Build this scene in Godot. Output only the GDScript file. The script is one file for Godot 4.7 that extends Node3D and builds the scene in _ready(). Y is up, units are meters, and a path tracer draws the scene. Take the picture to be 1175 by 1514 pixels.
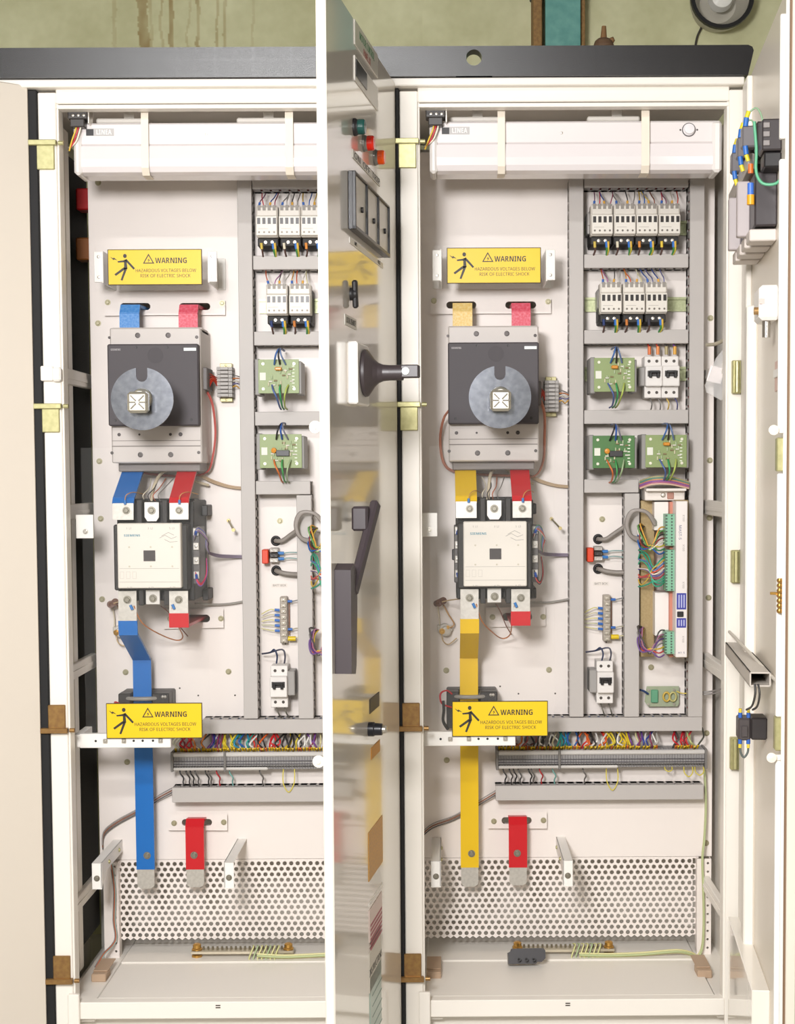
extends Node3D
# Two open switchgear cabinets. Metres, y up, z towards the viewer; the cabinet fronts stand at z = 0, the mounting plates at z = -0.352.

var CO := Vector3.ZERO   # offset of the cabinet being filled
var T := Vector3.ZERO    # base of the thing being built, taken off every vertex
var cur: Node3D
var mats := {}
var rng := RandomNumberGenerator.new()
var WHO := ""            # words that tell the two cabinets apart
const ZP := -0.352

# ---------------------------------------------------------------- mesh helpers
func mk() -> SurfaceTool:
	var st := SurfaceTool.new()
	st.begin(Mesh.PRIMITIVE_TRIANGLES)
	return st

func vtx(st: SurfaceTool, p: Vector3, n: Vector3) -> void:
	st.set_normal(n)
	st.add_vertex(p - T)

func tri(st: SurfaceTool, a: Vector3, b: Vector3, c: Vector3, na: Vector3, nb: Vector3, nc: Vector3) -> void:
	if (b - a).cross(c - a).dot(na + nb + nc) > 0.0:
		vtx(st, a, na); vtx(st, c, nc); vtx(st, b, nb)
	else:
		vtx(st, a, na); vtx(st, b, nb); vtx(st, c, nc)

func flat_quad(st: SurfaceTool, a: Vector3, b: Vector3, c: Vector3, d: Vector3, n: Vector3) -> void:
	tri(st, a, b, c, n, n, n); tri(st, a, c, d, n, n, n)

# a face of a convex solid round centre m: its normal points away from m
func face(st: SurfaceTool, p: Array, m: Vector3) -> void:
	var n: Vector3 = (p[1] - p[0]).cross(p[2] - p[0]).normalized()
	if n.dot(p[0] - m) < 0.0:
		n = -n
	for i in range(1, p.size() - 1):
		tri(st, p[0], p[i], p[i + 1], n, n, n)

# box from (x0, y0) to (x1, y1), z0 to z1, edges chamfered by c
func bx(st: SurfaceTool, x0: float, y0: float, x1: float, y1: float, z0: float, z1: float, c := 0.0, xf := Transform3D.IDENTITY) -> void:
	var lo := Vector3(minf(x0, x1), minf(y0, y1), minf(z0, z1))
	var hi := Vector3(maxf(x0, x1), maxf(y0, y1), maxf(z0, z1))
	var m := xf * ((lo + hi) / 2.0)
	var s := (hi - lo) / 2.0
	var o := (hi + lo) / 2.0
	c = minf(c, minf(s.x, minf(s.y, s.z)) * 0.9)
	if c <= 0.00005:
		for ax in 3:
			for sg in [-1.0, 1.0]:
				var u := (ax + 1) % 3
				var w := (ax + 2) % 3
				var q := []
				for k in [[-1, -1], [1, -1], [1, 1], [-1, 1]]:
					var v := Vector3.ZERO
					v[ax] = sg * s[ax]; v[u] = k[0] * s[u]; v[w] = k[1] * s[w]
					q.append(xf * (o + v))
				face(st, q, m)
		return
	var P := func(sx: float, sy: float, sz: float, ax: int) -> Vector3:
		var v := Vector3(sx * (s.x - c), sy * (s.y - c), sz * (s.z - c))
		v[ax] += c * signf(v[ax])
		return xf * (o + v)
	for ax in 3:
		var u := (ax + 1) % 3
		var w := (ax + 2) % 3
		for sg in [-1.0, 1.0]:
			var q := []
			for k in [[-1.0, -1.0], [1.0, -1.0], [1.0, 1.0], [-1.0, 1.0]]:
				var g := Vector3.ZERO
				g[ax] = sg; g[u] = k[0]; g[w] = k[1]
				q.append(P.call(g.x, g.y, g.z, ax))
			face(st, q, m)
			for sh in [-1.0, 1.0]:      # the edge where +-u meets +-w
				var q2 := []
				for e in [[-1.0, u], [1.0, u], [1.0, w], [-1.0, w]]:
					var g := Vector3.ZERO
					g[ax] = e[0]; g[u] = sg; g[w] = sh
					q2.append(P.call(g.x, g.y, g.z, e[1]))
				face(st, q2, m)
	for sx in [-1.0, 1.0]:
		for sy in [-1.0, 1.0]:
			for sz in [-1.0, 1.0]:
				face(st, [P.call(sx, sy, sz, 0), P.call(sx, sy, sz, 1), P.call(sx, sy, sz, 2)], m)

# box about a bar from a to b, w wide (across, horizontally where it can) and h high
func bar(st: SurfaceTool, a: Vector3, b: Vector3, w: float, h: float, c := 0.0005, up := Vector3.UP) -> void:
	var d := (b - a)
	var z := d.normalized()
	var x := up.cross(z).normalized()
	var y := z.cross(x)
	bx(st, -w / 2, -h / 2, w / 2, h / 2, 0, d.length(), c, Transform3D(Basis(x, y, z), a))

func frame_of(d: Vector3) -> Basis:
	var z := d.normalized()
	var x := (Vector3.UP if absf(z.y) < 0.9 else Vector3.RIGHT).cross(z).normalized()
	return Basis(x, z.cross(x), z)

func cyl(st: SurfaceTool, a: Vector3, b: Vector3, ra: float, rb := -1.0, n := 12) -> void:
	lat(st, a, b - a, [[ra, 0.0], [ra if rb < 0.0 else rb, (b - a).length()]], n)

# lathe: profile [[radius, distance along the axis], ...], flat shaded across rings, capped
func lat(st: SurfaceTool, at: Vector3, axis: Vector3, prof: Array, n := 14, caps := true) -> void:
	var B := frame_of(axis)
	var dirs := []
	for i in n:
		var t := TAU * i / n
		dirs.append(B.x * cos(t) + B.y * sin(t))
	for k in prof.size() - 1:
		var r0: float = prof[k][0]
		var r1: float = prof[k + 1][0]
		var h0: float = prof[k][1]
		var h1: float = prof[k + 1][1]
		var sl := Vector2(h1 - h0, r0 - r1).normalized()
		for i in n:
			var d0: Vector3 = dirs[i]
			var d1: Vector3 = dirs[(i + 1) % n]
			var n0 := (d0 * sl.x + B.z * sl.y)
			var n1 := (d1 * sl.x + B.z * sl.y)
			var p00 := at + d0 * r0 + B.z * h0
			var p01 := at + d1 * r0 + B.z * h0
			var p10 := at + d0 * r1 + B.z * h1
			var p11 := at + d1 * r1 + B.z * h1
			if r0 > 0.00001:
				tri(st, p00, p01, p11, n0, n1, n1)
			if r1 > 0.00001:
				tri(st, p00, p11, p10, n0, n1, n0)
	for e in ([0, prof.size() - 1] if caps else []):
		var r: float = prof[e][0]
		if r > 0.00001:
			var nn := -B.z if e == 0 else B.z
			var c: Vector3 = at + B.z * float(prof[e][1])
			for i in n:
				tri(st, c, c + dirs[i] * r, c + dirs[(i + 1) % n] * r, nn, nn, nn)

# round tube along points, smoothed
func tub(st: SurfaceTool, pts: Array, r: float, n := 6, smooth := true) -> void:
	var P := []
	if smooth and pts.size() > 2:
		for i in pts.size() - 1:
			var p0: Vector3 = pts[maxi(i - 1, 0)]
			var p1: Vector3 = pts[i]
			var p2: Vector3 = pts[i + 1]
			var p3: Vector3 = pts[mini(i + 2, pts.size() - 1)]
			for k in 4:
				P.append(p1.cubic_interpolate(p2, p0, p3, k / 4.0))
		P.append(pts[-1])
	else:
		P = pts
	var prev := []
	var pn := []
	var x := Vector3.ZERO
	for i in P.size():
		var d: Vector3 = (P[mini(i + 1, P.size() - 1)] - P[maxi(i - 1, 0)]).normalized()
		if x == Vector3.ZERO:
			x = frame_of(d).x
		x = (x - d * x.dot(d)).normalized()
		var y := d.cross(x)
		var ring := []
		var nn := []
		for k in n:
			var t := TAU * k / n
			var v := x * cos(t) + y * sin(t)
			nn.append(v)
			ring.append(P[i] + v * r)
		if i > 0:
			for k in n:
				var j := (k + 1) % n
				tri(st, prev[k], prev[j], ring[j], pn[k], pn[j], nn[j])
				tri(st, prev[k], ring[j], ring[k], pn[k], nn[j], nn[k])
		prev = ring
		pn = nn

# polygon (x, y) extruded from z0 to z1; concave is fine
func pri(st: SurfaceTool, poly: Array, z0: float, z1: float, xf := Transform3D.IDENTITY) -> void:
	var pv := PackedVector2Array(poly)
	var idx := Geometry2D.triangulate_polygon(pv)
	var nf := xf.basis.z.normalized() * signf(z1 - z0)
	for i in range(0, idx.size(), 3):
		for z in [z0, z1]:
			var q := []
			for k in 3:
				var v := pv[idx[i + k]]
				q.append(xf * Vector3(v.x, v.y, z))
			var nn: Vector3 = nf if z == z1 else -nf
			tri(st, q[0], q[1], q[2], nn, nn, nn)
	var sgn := 1.0 if Geometry2D.is_polygon_clockwise(pv) else -1.0
	for i in pv.size():
		var a := pv[i]
		var b := pv[(i + 1) % pv.size()]
		var t := (b - a).normalized()
		var nn := xf.basis * Vector3(-t.y, t.x, 0) * sgn
		nn = nn.normalized()
		flat_quad(st, xf * Vector3(a.x, a.y, z0), xf * Vector3(b.x, b.y, z0), xf * Vector3(b.x, b.y, z1), xf * Vector3(a.x, a.y, z1), nn)

# flat strip bent along points in the y-z plane, x0 to x1 wide, th thick
func strip(st: SurfaceTool, x0: float, x1: float, yz: Array, th: float) -> void:
	for i in yz.size() - 1:
		var a: Vector2 = yz[i]
		var b: Vector2 = yz[i + 1]
		var t := (b - a).normalized()
		var n := Vector2(-t.y, t.x) * th / 2.0
		a -= t * th * 0.3
		b += t * th * 0.3
		var q := [a + n, b + n, b - n, a - n]
		var m := Vector3((x0 + x1) / 2, (a.x + b.x) / 2, (a.y + b.y) / 2)
		var L := []
		var R := []
		for v in q:
			L.append(Vector3(x0, v.x, v.y)); R.append(Vector3(x1, v.x, v.y))
		face(st, L, m); face(st, R, m)
		for k in 4:
			face(st, [L[k], L[(k + 1) % 4], R[(k + 1) % 4], R[k]], m)

# sheet between a rectangle and a hole in it (hole radius rr, or a slot hw wider each way), with the wall of the hole
func holed(st: SurfaceTool, x0: float, y0: float, x1: float, y1: float, cx: float, cy: float, rr: float, z0: float, z1: float, n := 12, hw := 0.0) -> void:
	var ip := []
	var op := []
	for i in n:
		var t := TAU * (i + 0.5) / n
		var d := Vector2(cos(t), sin(t))
		var p := Vector2(cx, cy) + d * rr
		p.x += hw * signf(d.x)
		ip.append(p)
		var e := p - Vector2(cx, cy)
		var k := 1e9
		if absf(e.x) > 1e-7: k = minf(k, ((x1 if e.x > 0 else x0) - cx) / e.x)
		if absf(e.y) > 1e-7: k = minf(k, ((y1 if e.y > 0 else y0) - cy) / e.y)
		op.append(Vector2(cx, cy) + e * k)
	var corners := [Vector2(x1, y1), Vector2(x0, y1), Vector2(x0, y0), Vector2(x1, y0)]
	for i in n:
		var j := (i + 1) % n
		for z in [z0, z1]:
			var nn := Vector3(0, 0, 1 if z == maxf(z0, z1) else -1)
			flat_quad(st, Vector3(ip[i].x, ip[i].y, z), Vector3(ip[j].x, ip[j].y, z), Vector3(op[j].x, op[j].y, z), Vector3(op[i].x, op[i].y, z), nn)
			for c in corners:
				var a: Vector2 = op[i]
				var b: Vector2 = op[j]
				if (absf(a.x - c.x) < 1e-6 and absf(b.y - c.y) < 1e-6 and absf(a.y - c.y) > 1e-6) or (absf(a.y - c.y) < 1e-6 and absf(b.x - c.x) < 1e-6 and absf(a.x - c.x) > 1e-6):
					tri(st, Vector3(a.x, a.y, z), Vector3(b.x, b.y, z), Vector3(c.x, c.y, z), nn, nn, nn)
		var w: Vector2 = (Vector2(cx, cy) - (ip[i] + ip[j]) / 2.0).normalized()
		flat_quad(st, Vector3(ip[i].x, ip[i].y, z0), Vector3(ip[j].x, ip[j].y, z0), Vector3(ip[j].x, ip[j].y, z1), Vector3(ip[i].x, ip[i].y, z1), Vector3(w.x, w.y, 0))

# hexagon bolt head on a washer, facing axis
func bolt(st: SurfaceTool, p: Vector3, r: float, axis := Vector3.BACK) -> void:
	lat(st, p, axis, [[r * 1.45, 0.0], [r * 1.45, r * 0.2]], 14)
	lat(st, p + axis * r * 0.2, axis, [[r, 0.0], [r, r * 0.55], [r * 0.8, r * 0.7]], 6)

# pan-head screw with a slot
func screw(st: SurfaceTool, p: Vector3, r: float, axis := Vector3.BACK) -> void:
	lat(st, p, axis, [[r, 0.0], [r, r * 0.25], [r * 0.75, r * 0.5], [r * 0.3, r * 0.55], [r * 0.3, r * 0.3]], 10)

# ---------------------------------------------------------------- things
func thing(called: String, label: String, category: String, p: Vector3, group := "") -> Node3D:
	var o := Node3D.new()
	o.name = called
	add_child(o, true)
	o.position = p + CO
	o.set_meta("label", label)
	o.set_meta("category", category)
	if group != "":
		o.set_meta("group", group)
	cur = o
	T = p
	return o

func part(called: String, st: SurfaceTool, m: Material, parent: Node3D = null, label := "") -> MeshInstance3D:
	var o := MeshInstance3D.new()
	o.name = called
	o.mesh = st.commit()
	o.material_override = m
	(cur if parent == null else parent).add_child(o, true)
	if label != "":
		o.set_meta("label", label)
	return o

func solo(called: String, label: String, category: String, st: SurfaceTool, m: Material, p: Vector3, group := "") -> MeshInstance3D:
	var o := MeshInstance3D.new()      # st was filled with T = p
	o.name = called
	o.mesh = st.commit()
	o.material_override = m
	add_child(o, true)
	o.position = p + CO
	o.set_meta("label", label)
	o.set_meta("category", category)
	if group != "":
		o.set_meta("group", group)
	return o

func structure(called: String, st: SurfaceTool, m: Material) -> MeshInstance3D:
	var o := MeshInstance3D.new()
	o.name = called
	o.mesh = st.commit()
	o.material_override = m
	add_child(o, true)
	o.set_meta("kind", "structure")
	return o

func wire(pts: Array, r: float, m: Material, parent: Node3D = null, called := "wire") -> MeshInstance3D:
	var st := mk()
	tub(st, pts, r)
	return part(called, st, m, parent)

func mat(hex: String, rough := 0.5, metal := 0.0) -> StandardMaterial3D:
	var key := "%s_%.2f_%.2f" % [hex, rough, metal]
	if not mats.has(key):
		var m := StandardMaterial3D.new()
		m.albedo_color = Color(hex)
		m.roughness = rough
		m.metallic = metal
		mats[key] = m
	return mats[key]

func relief(m: StandardMaterial3D, freq: float, height_cm: float, scale: float, octaves := 3) -> StandardMaterial3D:
	var nz := FastNoiseLite.new()
	nz.seed = 7
	nz.frequency = freq
	nz.fractal_octaves = octaves
	var t := NoiseTexture2D.new()
	t.width = 256
	t.height = 256
	t.seamless = true
	t.noise = nz
	m.heightmap_enabled = true
	m.heightmap_texture = t
	m.heightmap_scale = height_cm
	m.uv1_triplanar = true
	m.uv1_scale = Vector3.ONE * scale
	return m

# colour varied by noise between two tones
func mottled(a: String, b: String, rough: float, freq: float, scale: float, metal := 0.0) -> StandardMaterial3D:
	var m := StandardMaterial3D.new()
	var nz := FastNoiseLite.new()
	nz.seed = 11
	nz.frequency = freq
	nz.fractal_octaves = 4
	var g := Gradient.new()
	g.set_color(0, Color(a))
	g.set_color(1, Color(b))
	var t := NoiseTexture2D.new()
	t.width = 512
	t.height = 512
	t.seamless = true
	t.noise = nz
	t.color_ramp = g
	m.albedo_texture = t
	m.uv1_triplanar = true
	m.uv1_scale = Vector3.ONE * scale
	m.roughness = rough
	m.metallic = metal
	return m

var fonts := {}
func letters(s: String, h: float, m: Material, parent: Node3D, p: Vector3, width := 0.0, basis := Basis.IDENTITY, weight := 400) -> MeshInstance3D:
	var tm := TextMesh.new()
	if not fonts.has(weight):
		var f := SystemFont.new()
		f.font_names = PackedStringArray(["Droid Sans"])
		f.font_weight = weight
		fonts[weight] = f
	tm.font = fonts[weight]
	tm.text = s
	tm.font_size = 32
	tm.pixel_size = h / 23.0
	tm.depth = 0.0003
	tm.curve_step = 4.0
	var o := MeshInstance3D.new()
	o.name = "lettering"
	o.mesh = tm
	o.material_override = m
	parent.add_child(o, true)
	var sx := 1.0
	if width > 0.0:
		var w := tm.get_aabb().size.x
		if w > 0.0: sx = width / w
	o.transform = Transform3D(basis * Basis.from_scale(Vector3(sx, 1, 1)), p)
	return o

# ---------------------------------------------------------------- the place
var PAINT: StandardMaterial3D
var PLATE: StandardMaterial3D
var DUCT: StandardMaterial3D
var STEEL: StandardMaterial3D
var GOLD: StandardMaterial3D
var BRASS: StandardMaterial3D
var BOLT: StandardMaterial3D
var KHAKI: StandardMaterial3D
var GOLD_REFL_BROWN: StandardMaterial3D
var BLACK: StandardMaterial3D
var CLEAR: StandardMaterial3D
var GREYP: StandardMaterial3D
var WHITEP: StandardMaterial3D
var TIN: StandardMaterial3D
var DOORP: StandardMaterial3D

func _ready() -> void:
	rng.seed = 20
	var cam := Camera3D.new()
	cam.name = "camera"
	cam.projection = Camera3D.PROJECTION_FRUSTUM
	cam.near = 0.1
	cam.far = 50.0
	cam.size = 1514.0 / 2200.0 * cam.near
	cam.frustum_offset = Vector2(-79.9, 64.6) / 2200.0 * cam.near
	add_child(cam)
	cam.position = Vector3(0.06413, 1.40463, 3.34347)
	cam.rotation_order = EULER_ORDER_YXZ
	cam.rotation_degrees = Vector3(-3.16502, -0.18312, -0.29552)
	cam.current = true

	var env := Environment.new()
	env.background_mode = Environment.BG_COLOR
	env.background_color = Color(0.02, 0.02, 0.02)
	env.tonemap_mode = Environment.TONE_MAPPER_LINEAR
	env.tonemap_exposure = 1.0
	env.sdfgi_enabled = true
	env.ssao_enabled = true
	env.ssil_enabled = true
	var we := WorldEnvironment.new()
	we.name = "world_environment"
	we.environment = env
	add_child(we)

	# the photographer's flash: a softbox up and to one side of the camera
	var key := AreaLight3D.new()
	key.name = "flash_light"
	key.area_size = Vector2(0.4, 0.4)
	key.light_energy = 8.2
	key.light_color = Color(0.985, 0.98, 0.985)
	key.shadow_enabled = true
	add_child(key)
	key.look_at_from_position(Vector3(-0.45, 1.98, 2.95), Vector3(0.05, 1.2, -0.2))
	# the ceiling fitting of the workshop
	for i in 1:
		var l := AreaLight3D.new()
		l.name = "ceiling_light"
		l.area_size = Vector2(1.5, 0.3)
		l.light_energy = 14.0
		l.light_color = Color(0.985, 0.985, 0.985)
		l.shadow_enabled = true
		add_child(l, true)
		l.position = Vector3(-0.75 + 3.6 * i, 3.5, 4.15)
		l.rotation_degrees = Vector3(-90, 0, 0)

	setup_materials()
	room(key.transform)
	fascia()
	for k in 2:
		CO = Vector3(0.8 * k, 0, 0)
		WHO = "in the blue-bar cabinet" if k == 0 else "in the yellow-bar cabinet"
		var cab := cabinet(k)
		if k == 0: blue_cabinet_door(cab)
		else: yellow_cabinet_door(cab)
		lamp(k)
		door_switch(k)
		power_column(k)
		ducts(k)
		control_column(k)
		terminal_row(k)
		bottom_things(k)
	CO = Vector3.ZERO
	neighbour()
	door_devices()

func setup_materials() -> void:
	PAINT = mat("eee8de", 0.38)
	PLATE = mat("ebe2db", 0.42)
	DUCT = mat("b9b3ae", 0.5)
	STEEL = mat("c9c4bb", 0.32, 0.9)
	TIN = mottled("c8c3ba", "b5b0a7", 0.42, 0.02, 8.0, 0.4)
	BOLT = mat("8d887b", 0.36, 0.6)
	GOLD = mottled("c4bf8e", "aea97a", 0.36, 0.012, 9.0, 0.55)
	GOLD_REFL_BROWN = mottled("a8854e", "8e6a44", 0.36, 0.012, 9.0, 0.6)  # same plating as GOLD, with darker brown reflections put into the colour
	KHAKI = mat("aaa386", 0.4, 0.45)
	BRASS = mat("c69a52", 0.3, 0.9)
	BLACK = mat("232122", 0.45)
	GREYP = mat("8f8b88", 0.5)
	WHITEP = mat("efebe4", 0.4)
	DOORP = mat("ece5d9", 0.13)
	DOORP.clearcoat_enabled = true
	DOORP.clearcoat = 0.6
	DOORP.clearcoat_roughness = 0.06
	CLEAR = StandardMaterial3D.new()
	CLEAR.albedo_color = Color(0.98, 0.99, 0.99, 0.008)
	CLEAR.transparency = BaseMaterial3D.TRANSPARENCY_ALPHA
	CLEAR.roughness = 0.03
	CLEAR.metallic_specular = 0.3
	CLEAR.resource_name = "acrylic"

func wall_texture() -> ImageTexture:
	# pale olive distemper with damp patches and rusty runs, 4 m across and 1 m high
	var im := Image.create(1024, 256, false, Image.FORMAT_RGB8)
	var n1 := FastNoiseLite.new(); n1.seed = 3; n1.frequency = 0.012; n1.fractal_octaves = 5
	var n2 := FastNoiseLite.new(); n2.seed = 9; n2.frequency = 0.09; n2.fractal_octaves = 3
	var runs := []
	var rr := RandomNumberGenerator.new(); rr.seed = 4
	for c in [[811, 3.6, 0.95], [818, 1.2, 0.4], [826, 1.0, 0.5], [833, 1.5, 0.9], [846, 0.8, 0.4], [853, 1.2, 0.7], [868, 0.9, 0.5], [874, 1.3, 0.6], [790, 1.5, 0.25], [895, 1.0, 0.3]]:
		runs.append([c[0], c[1], c[2], rr.randf_range(0.5, 1.0), rr.randf() * 9.0])
	for y in 256:
		for x in 1024:
			var a := n1.get_noise_2d(x, y) * 0.5 + n2.get_noise_2d(x, y) * 0.18
			var c := Color("bab88e").lerp(Color("d9d8b2"), clampf(0.5 + a, 0.0, 1.0))
			var st := 0.0
			for r in runs:
				var w: float = r[1] * (1.0 + 0.5 * n2.get_noise_2d(r[4] * 50.0, y * 0.6))
				var dx: float = absf(x - r[0] - 3.0 * n1.get_noise_2d(r[4] * 90.0, y * 2.0))
				if dx < w: st = maxf(st, r[2] * (0.5 + 0.5 * clampf(0.5 + n2.get_noise_2d(x * 0.5, y * 0.2) * 1.5, 0.0, 1.0)))
			c = c.lerp(Color("7a5a2c"), st * 0.6)
			im.set_pixel(x, y, c)
	return ImageTexture.create_from_image(im)

func slab(called: String, x0: float, y0: float, z0: float, x1: float, y1: float, z1: float, m: Material) -> void:
	T = Vector3.ZERO
	var st := mk()
	bx(st, x0, y0, x1, y1, z0, z1)
	structure(called, st, m)

func room(keyxf: Transform3D) -> void:
	CO = Vector3.ZERO
	T = Vector3.ZERO
	var wall := mat("e6e3dc", 0.9)
	slab("floor", -3.8, -0.15, -1.5, 3.8, 0.0, 5.4, mottled("a8a49c", "bdb8ae", 0.7, 0.01, 0.7))
	slab("ceiling", -3.8, 3.6, -1.5, 3.8, 3.75, 5.4, mat("5a5751", 0.9))
	slab("wall_left", -3.95, -0.15, -1.5, -3.8, 3.75, 5.4, wall)
	slab("wall_right", 3.8, -0.15, -1.5, 3.95, 3.75, 5.4, wall)
	slab("wall_front", -3.8, 0.0, 5.25, 3.8, 3.6, 5.4, wall)
	var st := mk()
	bx(st, -3.8, 0.0, 3.8, 3.6, -1.5, -1.15)
	var wm := StandardMaterial3D.new()
	wm.albedo_texture = wall_texture()
	wm.roughness = 0.9
	wm.uv1_triplanar = true
	wm.uv1_world_triplanar = true
	wm.uv1_scale = Vector3(0.25, 1.0, 0.25)
	structure("wall_back", st, wm)
	# teal steel column against the wall, rusty packing strips beside it
	var z := -1.02
	st = mk()
	var c := [0.3561, 2.6411, 0.4574, 2.878]
	bx(st, c[0], 0.0, c[2], 3.6, z - 0.012, z, 0.001)
	bx(st, (c[0] + c[2]) / 2 - 0.006, 0.0, (c[0] + c[2]) / 2 + 0.006, 3.6, -1.15, z - 0.012)
	structure("trim_1", st, mottled("4f8c84", "6ca49a", 0.5, 0.02, 2.0))
	st = mk()
	bx(st, c[0] - 0.034, 0.0, c[0] - 0.008, 2.795, -1.15, z - 0.02, 0.002)
	bx(st, c[2] + 0.002, 0.0, c[2] + 0.016, 2.795, -1.15, z - 0.03, 0.002)
	structure("trim_2", st, mottled("7a5b38", "a07c4a", 0.8, 0.03, 5.0))
	st = mk()
	bx(st, c[0] - 0.038, 2.795, c[0] - 0.004, 3.2, -1.15, z - 0.012, 0.004)
	bx(st, c[2] + 0.001, 2.795, c[2] + 0.024, 3.2, -1.15, z - 0.02, 0.004)
	structure("trim_3", st, mat("2b2826", 0.6))
	# the fitting on the ceiling that light the workshop
	for i in 1:
		thing("ceiling_lamp", "long fluorescent ceiling fitting over the workshop aisle", "lamp", Vector3(-0.75 + 3.6 * i, 3.6, 4.15), "")
		st = mk()
		bx(st, cur.position.x - 0.8, 3.54, cur.position.x + 0.8, 3.6, 3.97, 4.33, 0.006)
		part("housing", st, WHITEP)
		st = mk()
		bx(st, cur.position.x - 0.75, 3.515, cur.position.x + 0.75, 3.545, 4.0, 4.3, 0.004)
		var gm := mat("f4f2ea", 0.5).duplicate()
		gm.emission_enabled = true
		gm.emission = Color(1.0, 0.96, 0.9)
		gm.emission_energy_multiplier = 1.0
		part("diffuser", st, gm)
	# flash softbox on its stand
	thing("flash_softbox", "square white softbox on a stand beside the camera", "lamp", Vector3(-0.45, 0.0, 3.02))
	T = Vector3.ZERO
	var box_xf := keyxf
	st = mk()
	bx(st, -0.21, -0.21, 0.21, 0.21, 0.03, 0.05, 0.004, box_xf)
	var fm := mat("ffffff", 0.6).duplicate()
	fm.emission_enabled = true
	fm.emission = Color(1.0, 0.965, 0.93)
	fm.emission_energy_multiplier = 1.0
	var pn := part("diffuser_screen", st, fm)
	pn.position = -cur.position
	st = mk()
	bx(st, -0.23, -0.23, 0.23, 0.23, 0.05, 0.16, 0.03, box_xf)
	part("housing", st, BLACK).position = -cur.position
	st = mk()
	cyl(st, Vector3(-0.45, 0.0, 3.1), Vector3(-0.45, 1.95, 3.1), 0.014)
	for a in 3:
		cyl(st, Vector3(-0.45, 0.45, 3.1), Vector3(-0.45 + 0.45 * cos(a * TAU / 3), 0.012, 3.1 + 0.45 * sin(a * TAU / 3)), 0.01)
	part("stand", st, BLACK).position = -cur.position
	# round bulkhead lamp on the wall, black rim and clear bulb behind glass
	var lc := Vector3(0.87, 2.7787, -1.05)
	var r := 0.0899
	thing("wall_lamp", "round lamp with a black rim and clear glass on the wall above the cabinets", "lamp", Vector3(lc.x, lc.y, -1.15))
	st = mk()
	lat(st, Vector3(lc.x, lc.y, -1.15), Vector3.BACK, [[r * 0.8, 0.0], [r * 0.97, 0.06], [r, 0.085], [r, 0.1], [r * 0.9, 0.108], [r * 0.88, 0.1], [r * 0.6, 0.03], [0.0, 0.02]], 32)
	part("reflector", st, mat("b9b4a6", 0.45))
	st = mk()
	lat(st, Vector3(lc.x, lc.y, -1.15), Vector3.BACK, [[r * 0.9, 0.095], [r * 1.02, 0.095], [r * 1.04, 0.103], [r * 1.02, 0.113], [r * 0.9, 0.113], [r * 0.88, 0.104], [r * 0.9, 0.095]], 32, false)
	part("rim", st, mat("141313", 0.4))
	st = mk()
	lat(st, Vector3(lc.x, lc.y, -1.15), Vector3.BACK, [[r * 0.9, 0.105], [r * 0.75, 0.13], [r * 0.45, 0.148], [0.0, 0.154]], 32)
	part("glass", st, CLEAR)
	st = mk()
	lat(st, Vector3(lc.x, lc.y, -1.13), Vector3.BACK, [[0.02, 0.0], [0.022, 0.03], [0.036, 0.055], [0.03, 0.085], [0.0, 0.098]], 20)
	part("bulb", st, mat("e9e7e0", 0.15))
	T = Vector3(lc.x, lc.y, -1.15)
	st = mk()
	tub(st, [Vector3(0.8327, 2.7402, -1.14), Vector3(0.8248, 2.7167, -1.14), Vector3(0.8129, 2.6892, -1.14), Vector3(0.8051, 2.6419, -1.14)], 0.0035)
	part("cable", st, mat("3a352c", 0.7))
	# rusty eye bolt standing on the cabinet roof
	var p := Vector3(Vector3(0.4268, 2.377, -0.1).x, 2.36, -0.1)
	thing("eye_bolt", "rusty brown bolt with a domed nut standing on the black top strip", "bolt", p)
	st = mk()
	lat(st, p, Vector3.UP, [[0.006, -0.06], [0.006, 0.0], [0.021, 0.0], [0.024, 0.014], [0.02, 0.024], [0.013, 0.03], [0.0, 0.033]], 14)
	part("domed_nut", st, mottled("4a3a2c", "6a4c30", 0.8, 0.05, 20.0))
	st = mk()
	cyl(st, p + Vector3(0.0, 0.026, 0), p + Vector3(0.001, 0.058, 0), 0.008, 0.005)
	lat(st, p + Vector3(0.016, 0.02, 0), Vector3(0.4, 1, 0), [[0.006, 0.0], [0.007, 0.01], [0.0, 0.016]], 8)
	part("shank", st, mottled("6a4a2a", "80603a", 0.8, 0.05, 20.0))
	T = Vector3.ZERO

func wrinkle() -> StandardMaterial3D:
	var m: StandardMaterial3D = relief(mat("1b191b", 0.26).duplicate(), 0.2, 0.014, 12.0, 2)
	m.metallic_specular = 0.9
	return m

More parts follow.
